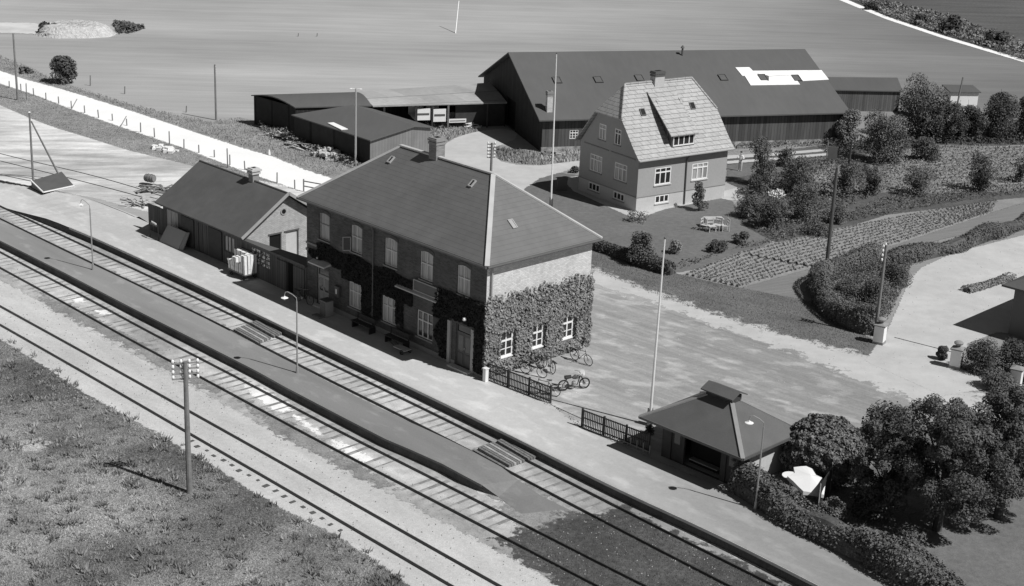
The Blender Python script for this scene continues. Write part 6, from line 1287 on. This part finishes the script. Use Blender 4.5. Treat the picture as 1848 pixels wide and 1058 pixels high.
for i in range(N): p = V[1 + 2 * i]; p2 = V[1 + (2 * i + 2) % (2 * N)]; pm = V[2 + 2 * i]; m.add([p, pm, p2, p2 - Zv(.16), pm - Zv(.2), p - Zv(.16)], [(0, 1, 4, 5), (1, 2, 3, 4)])
m.build('canopy', m_canvas, t); q = MB(); q.tube([(0, .1, 0), (0, 0, 1.6)], .025, 8); q.build('pole', m_wood, t)
b = G(1424, 894); t = thing('garden_table', 'round white garden table beside the sunshade', 'table', b); q = MB(); q.lathe([(.42, .98), (.42, 1.02)], (0, 0, 0), 24); q.build('tabletop', m_white, t); q = MB(); q.tube([(0, 0, 0), (0, 0, .98)], .04, 8); q.build('leg', m_white, t)
sc_pts = [G(1462, 858), G(1492, 868), G(1506, 872), G(1494, 900), G(1478, 925), G(1474, 935)]
t = thing('canvas_screen', 'curved dark canvas windbreak standing right of the sunshade', 'screen', sc_pts[2]); m = MB(); sp_ = smooth(resample([p - sc_pts[2] for p in sc_pts], .3), 1)
for i in range(len(sp_) - 1): a, b = sp_[i], sp_[i + 1]; d_, nn = perp(sp_, i); m.hexa([a, b, b + nn * .02, a + nn * .02], [a + Zv(1.6), b + Zv(1.6), b + nn * .02 + Zv(1.6), a + nn * .02 + Zv(1.6)])
m.build('cloth', m_dcanvas, t)
for p in (sp_[0], sp_[len(sp_) // 2], sp_[-1]): q = MB(); q.tube([p, p + Zv(1.7)], .025, 6); q.build('post', m_woodl, t)
# garden furniture on the lawn
m_oldw = M('weathered_white_paint', .50, .8, [(3, .15)])
def chair(label, px, py, rz, first=None):
    if first is not None: return dup(first, G(px, py), rz, label)
    t = thing('garden_chair', label, 'chair', G(px, py), rz, 'white garden chairs on the lawn')
    for x in (-.25, .25):
        for y in (-.25, .25): q = MB(); q.bar((x, y, 0), (x, y, .45 if y < 0 else .95), .05); q.build('leg', m_oldw, t)
    q = MB(); q.box(-.28, -.3, .42, .28, .2, .46); q.build('seat', m_oldw, t); q = MB(); [q.box(-.28, .24, z, .28, .27, z + .1) for z in (.6, .82)]; q.build('backrest', m_oldw, t); return t
ch = chair('leftmost white garden chair on the lawn', 1271, 416, R(60)); chair('white garden chair beside the leftmost one', 1283, 418, R(20), ch); chair('middle white garden chair of the lawn group', 1294, 416, R(-30), ch); chair('rightmost white garden chair on the lawn', 1308, 417, R(-80), ch)
t = thing('garden_table', 'small pale garden table among the white chairs on the lawn', 'table', G(1287, 410), R(10)); q = MB(); q.box(-.7, -.4, .68, .7, .4, .72); q.build('tabletop', m_woodl, t)
for x in (-.6, .6):
    for y in (-.32, .32): q = MB(); q.bar((x, y, 0), (x, y, .68), .05); q.build('leg', m_oldw, t)
# garden screens and posts
t = thing('rug_beating_rack', 'tall dark panel beside a post at the end of the drying lawn', 'panel', G(1500, 292)); q = MB(); q.box(-.35, -.06, 0, .45, .06, 1.35); q.build('panel', m_dgrey, t); q = MB(); q.tube([(-.45, 0, 0), (-.45, 0, 1.9)], .06, 7); q.build('post', m_wood, t)
for x, y, h, lab in ((1378, 330, 1.3, 'left pale post below the forked fruit tree'), (1391, 334, 1.3, 'right thicker pale post below the forked fruit tree')):
    m = MB(); m.tube([(0, 0, 0), (0, 0, h)], .06, 7); o = tag(m.build('garden_post', m_woodl), lab, 'post'); o.location = G(x, y)
m = MB(); m.box(-.4, -.3, 0, .4, .3, .9); m.box(-.45, -.35, .902, .45, .35, .97); o = tag(m.build('dust_bin', m_dgrey), 'dark bin in the shade at the farm side corner of the house', 'bin'); o.location = G(1014, 343)
# ------------------------------------------------------------------ people
def person(label, loc, rz, top, bottom, hat=None, arms='down', h=1.72):
    t = thing('person', label, 'person', loc, rz); k = h / 1.72
    def skin(name, V, E, Rr, mat):
        me = bpy.data.meshes.new(name); me.from_pydata([(x * k, y * k, z * k) for x, y, z in V], E, []); o = bpy.data.objects.new(name, me); C.objects.link(o); o.parent = t; me.materials.append(mat)
        md = o.modifiers.new('skin', 'SKIN'); md.use_smooth_shade = True; sv = me.skin_vertices[0].data
        for i, r_ in enumerate(Rr): sv[i].radius = (r_[0] * k, r_[1] * k) if isinstance(r_, tuple) else (r_ * k, r_ * k)
        sv[0].use_root = True; o.modifiers.new('sub', 'SUBSURF').levels = 1; o.modifiers['sub'].render_levels = 2; return o
    ah = [(.24, .03, 1.12), (.25, -.1, .88), (.25, -.14, .80)] if arms == 'down' else [(.3, -.12, 1.2), (.22, -.38, 1.3), (.2, -.46, 1.32)]
    ar_ = [(-x, y, z) for x, y, z in ah]
    V = [(0, 0, .95), (0, 0, 1.15), (0, 0, 1.38), (0, 0, 1.48), (0, -.02, 1.60), (0, -.01, 1.70), (.18, 0, 1.40)] + ah + [(-.18, 0, 1.40)] + ar_ + [(.1, 0, .88), (.11, -.02, .48), (.11, .02, .08), (.11, -.14, .04), (-.1, 0, .88), (-.11, .02, .48), (-.11, .04, .08), (-.11, -.12, .04)]
    E = [(0, 1), (1, 2), (2, 3), (3, 4), (4, 5), (2, 6), (6, 7), (7, 8), (8, 9), (2, 10), (10, 11), (11, 12), (12, 13), (0, 14), (14, 15), (15, 16), (16, 17), (0, 18), (18, 19), (19, 20), (20, 21)]
    Rr = [(.13, .09), (.12, .09), (.14, .09), .05, (.075, .09), (.06, .07), .055, .04, .03, .035, .055, .04, .03, .035, .075, .05, .035, .03, .075, .05, .035, .03]
    skin('body', V, E, Rr, m_skin)
    V = [(0, 0, .93), (0, 0, 1.15), (0, 0, 1.38), (0, 0, 1.45), (.18, 0, 1.40), ah[0], ah[1], (-.18, 0, 1.40), ar_[0], ar_[1]]
    skin('shirt', V, [(0, 1), (1, 2), (2, 3), (2, 4), (4, 5), (5, 6), (2, 7), (7, 8), (8, 9)], [(.15, .105), (.14, .105), (.16, .105), .065, .07, .055, .045, .07, .055, .045], top)
    V = [(0, 0, .98), (0, 0, .9), (.1, 0, .84), (.11, -.02, .48), (.11, .02, .1), (-.1, 0, .84), (-.11, .02, .48), (-.11, .04, .1)]
    skin('trousers', V, [(0, 1), (1, 2), (2, 3), (3, 4), (1, 5), (5, 6), (6, 7)], [(.15, .11), (.15, .11), .09, .07, .06, .09, .07, .06], bottom)
    q = MB(); q.lathe([(.02, .105), (.07, .09), (.1, .03), (.098, -.02), (.08, -.03)], (0, .015, 1.665), 12); q.build('hat' if hat else 'hair', hat or m_cloth_d, t)
    if hat: pass
    q = MB(); q.lathe([(.005, -.01), (.014, 0), (.005, .02)], (0, -.105, 1.62), 6); q.build('nose', m_skin, t)
    for s_ in (-1, 1): q = MB(); q.lathe([(.002, -.008), (.01, 0), (.002, .008)], (s_ * .032, -.092, 1.645), 6); q.build('eye', m_cloth_d, t)
    return t
person('person in white shirt and grey trousers standing in the shade of the cart shed', G(847.5, 227), R(20), m_cloth_w, M('grey_cloth', .15), m_cloth_w)
person('person in white clothes on the drying lawn behind the right end of the house', G(1335, 309), R(-20), m_cloth_w, M('pale_cloth', .6), None, 'out', 1.65)

# ------------------------------------------------------------------ loose stones
def stones(name, label, px, n, smin, smax, mat, z, seed):
    w = pw(px, z); q = np.random.default_rng(seed); xs = [p[0] for p in w]; ys = [p[1] for p in w]; x = q.uniform(min(xs), max(xs), n * 4); y = q.uniform(min(ys), max(ys), n * 4); k = pip(x, y, w); x = x[k][:n]; y = y[k][:n]; n = len(x)
    r = q.uniform(smin, smax, n); a = q.uniform(0, 6.28, n); V = []
    c = np.stack([x, y, np.full(n, z + (.045 if z == 0 else .03))], 1); up_ = c + np.stack([0 * r, 0 * r, r * .8], 1); ring = [c + np.stack([np.cos(a + t_) * r * e, np.sin(a + t_) * r * e, -.02 + 0 * r], 1) for t_, e in ((0, 1.2), (1.6, .8), (3.2, 1.1), (4.7, .9))]
    F_ = np.concatenate([np.stack([ring[i], ring[(i + 1) % 4], up_], 1) for i in range(4)], 0)
    return tag(mesh_np(name, F_, 3, mat), label, 'gravel', kind='stuff')
m_pd = M('cinder_lump', .09, .9, [(4, .6)]); m_pl = M('pale_stone_chip', .5, .9, [(4, .4)])
cin = [(910, 975), (975, 948), (1031, 926), (1120, 918), (1240, 975), (1400, 1050), (1500, 1110), (1300, 1160), (1040, 1090), (985, 1040), (935, 1005)]
stones('cinder_lumps', 'dark cinder lumps between the tracks at the lower right', [(940, 985), (985, 962), (1040, 940), (1120, 932), (1240, 985), (1400, 1060), (1500, 1120), (1300, 1150), (1060, 1080), (1000, 1035), (955, 1005)], 6000, .015, .045, m_pd, ZT, 1)
stones('pale_chips', 'scattered pale stone chips on the dark cinder', cin, 350, .012, .04, m_pl, ZT, 2)
trk = [(0, 380), (0, 612), (400, 850), (760, 1060), (1040, 1075), (960, 990), (700, 840), (400, 690)]
stones('gravel', 'loose dark gravel scattered over the sandy siding', trk, 1300, .012, .04, m_oil, ZT, 3)
stones('gravel', 'pale stones lying about the meadow edge', [(60, 660), (130, 690), (160, 720), (120, 730), (70, 690)], 110, .03, .08, m_stone, ZT, 4)
sheet('bare_patch', [(20, 800), (70, 790), (95, 802), (60, 818), (25, 815)], m_sand, 0, ZT, amp=.5)

# pale rows of the vegetable bed behind the garden
ta = resample([G(x, y) for x, y in [(1592, 286), (1700, 270), (1870, 262)]], .5); ba_ = resample([G(x, y) for x, y in [(1604, 343), (1700, 346), (1870, 336)]], .5); rm = MB(); pts = []
for k in range(13):
    row = [ta[min(len(ta) - 1, int(i / 59 * (len(ta) - 1)))].lerp(ba_[min(len(ba_) - 1, int(i / 59 * (len(ba_) - 1)))], k / 12) for i in range(60)]
    rm.tube([p + Vector((rnd.uniform(-.1, .1), rnd.uniform(-.12, .12), -.05)) for p in row[::3]], .16, 5)
    for p in row:
        if rnd.random() < .2: continue
        c = np.array([p.x + rnd.uniform(-.2, .2), p.y, .18]); d = rng.normal(0, 1, (5, 3)); d[:, 2] = abs(d[:, 2]); d /= np.linalg.norm(d, axis=1)[:, None]; pts.append(np.concatenate([c + d * .14, d], 1))
tag(rm.build('vegetable_ridges', M('dry_ridge', .24, 1, [(1, .2), (8, .2)])), kind='structure')
pa = np.concatenate(pts); tag(mesh_np('vegetable_rows', leafquads(pa[:, :3], pa[:, 3:], .18, .6, .6), 4, LP), 'pale rows of vegetables in the striped bed behind the garden', 'crop', kind='stuff')
b = G(822, 60); pole('thin white pole far out in the field above the cart shed', b, b + (G(828, 2, 3.6) - b), .07, mat=m_white)
stones('pebbles', 'few small pebbles and litter on the forecourt and drive', [(1075, 500), (1400, 605), (1600, 640), (1840, 720), (1400, 720), (1180, 800), (1000, 715), (880, 670)], 260, .012, .035, m_pl, 0.0, 6)
stones('pebbles', 'dark pebbles on the private drive', [(1620, 520), (1720, 460), (1848, 430), (1848, 560), (1740, 600), (1700, 690), (1600, 640)], 110, .012, .03, m_oil, 0.0, 7)
cover('weeds', 'weeds along the foot of the picket fences', [(885, 684), (993, 726), (1050, 766), (1170, 812), (1168, 820), (1050, 775), (993, 734), (884, 692)], 700, .10, LF, .18, seed=31)
cover('weeds', 'weeds along the edge of the road verge', [(1066, 484), (1144, 514), (1227, 544), (1300, 569), (1400, 598), (1500, 626), (1560, 640), (1560, 646), (1500, 632), (1400, 604), (1300, 575), (1227, 550), (1144, 520), (1066, 490)], 1500, .09, LF, .12, seed=33)

cover('undergrowth', 'dense leafy growth filling the inside of the curved hedge', [(1484, 515), (1530, 492), (1600, 478), (1648, 474), (1640, 500), (1622, 540), (1600, 585), (1582, 600), (1540, 590), (1500, 560)], 14000, .13, LF, 1.1, seed=41)
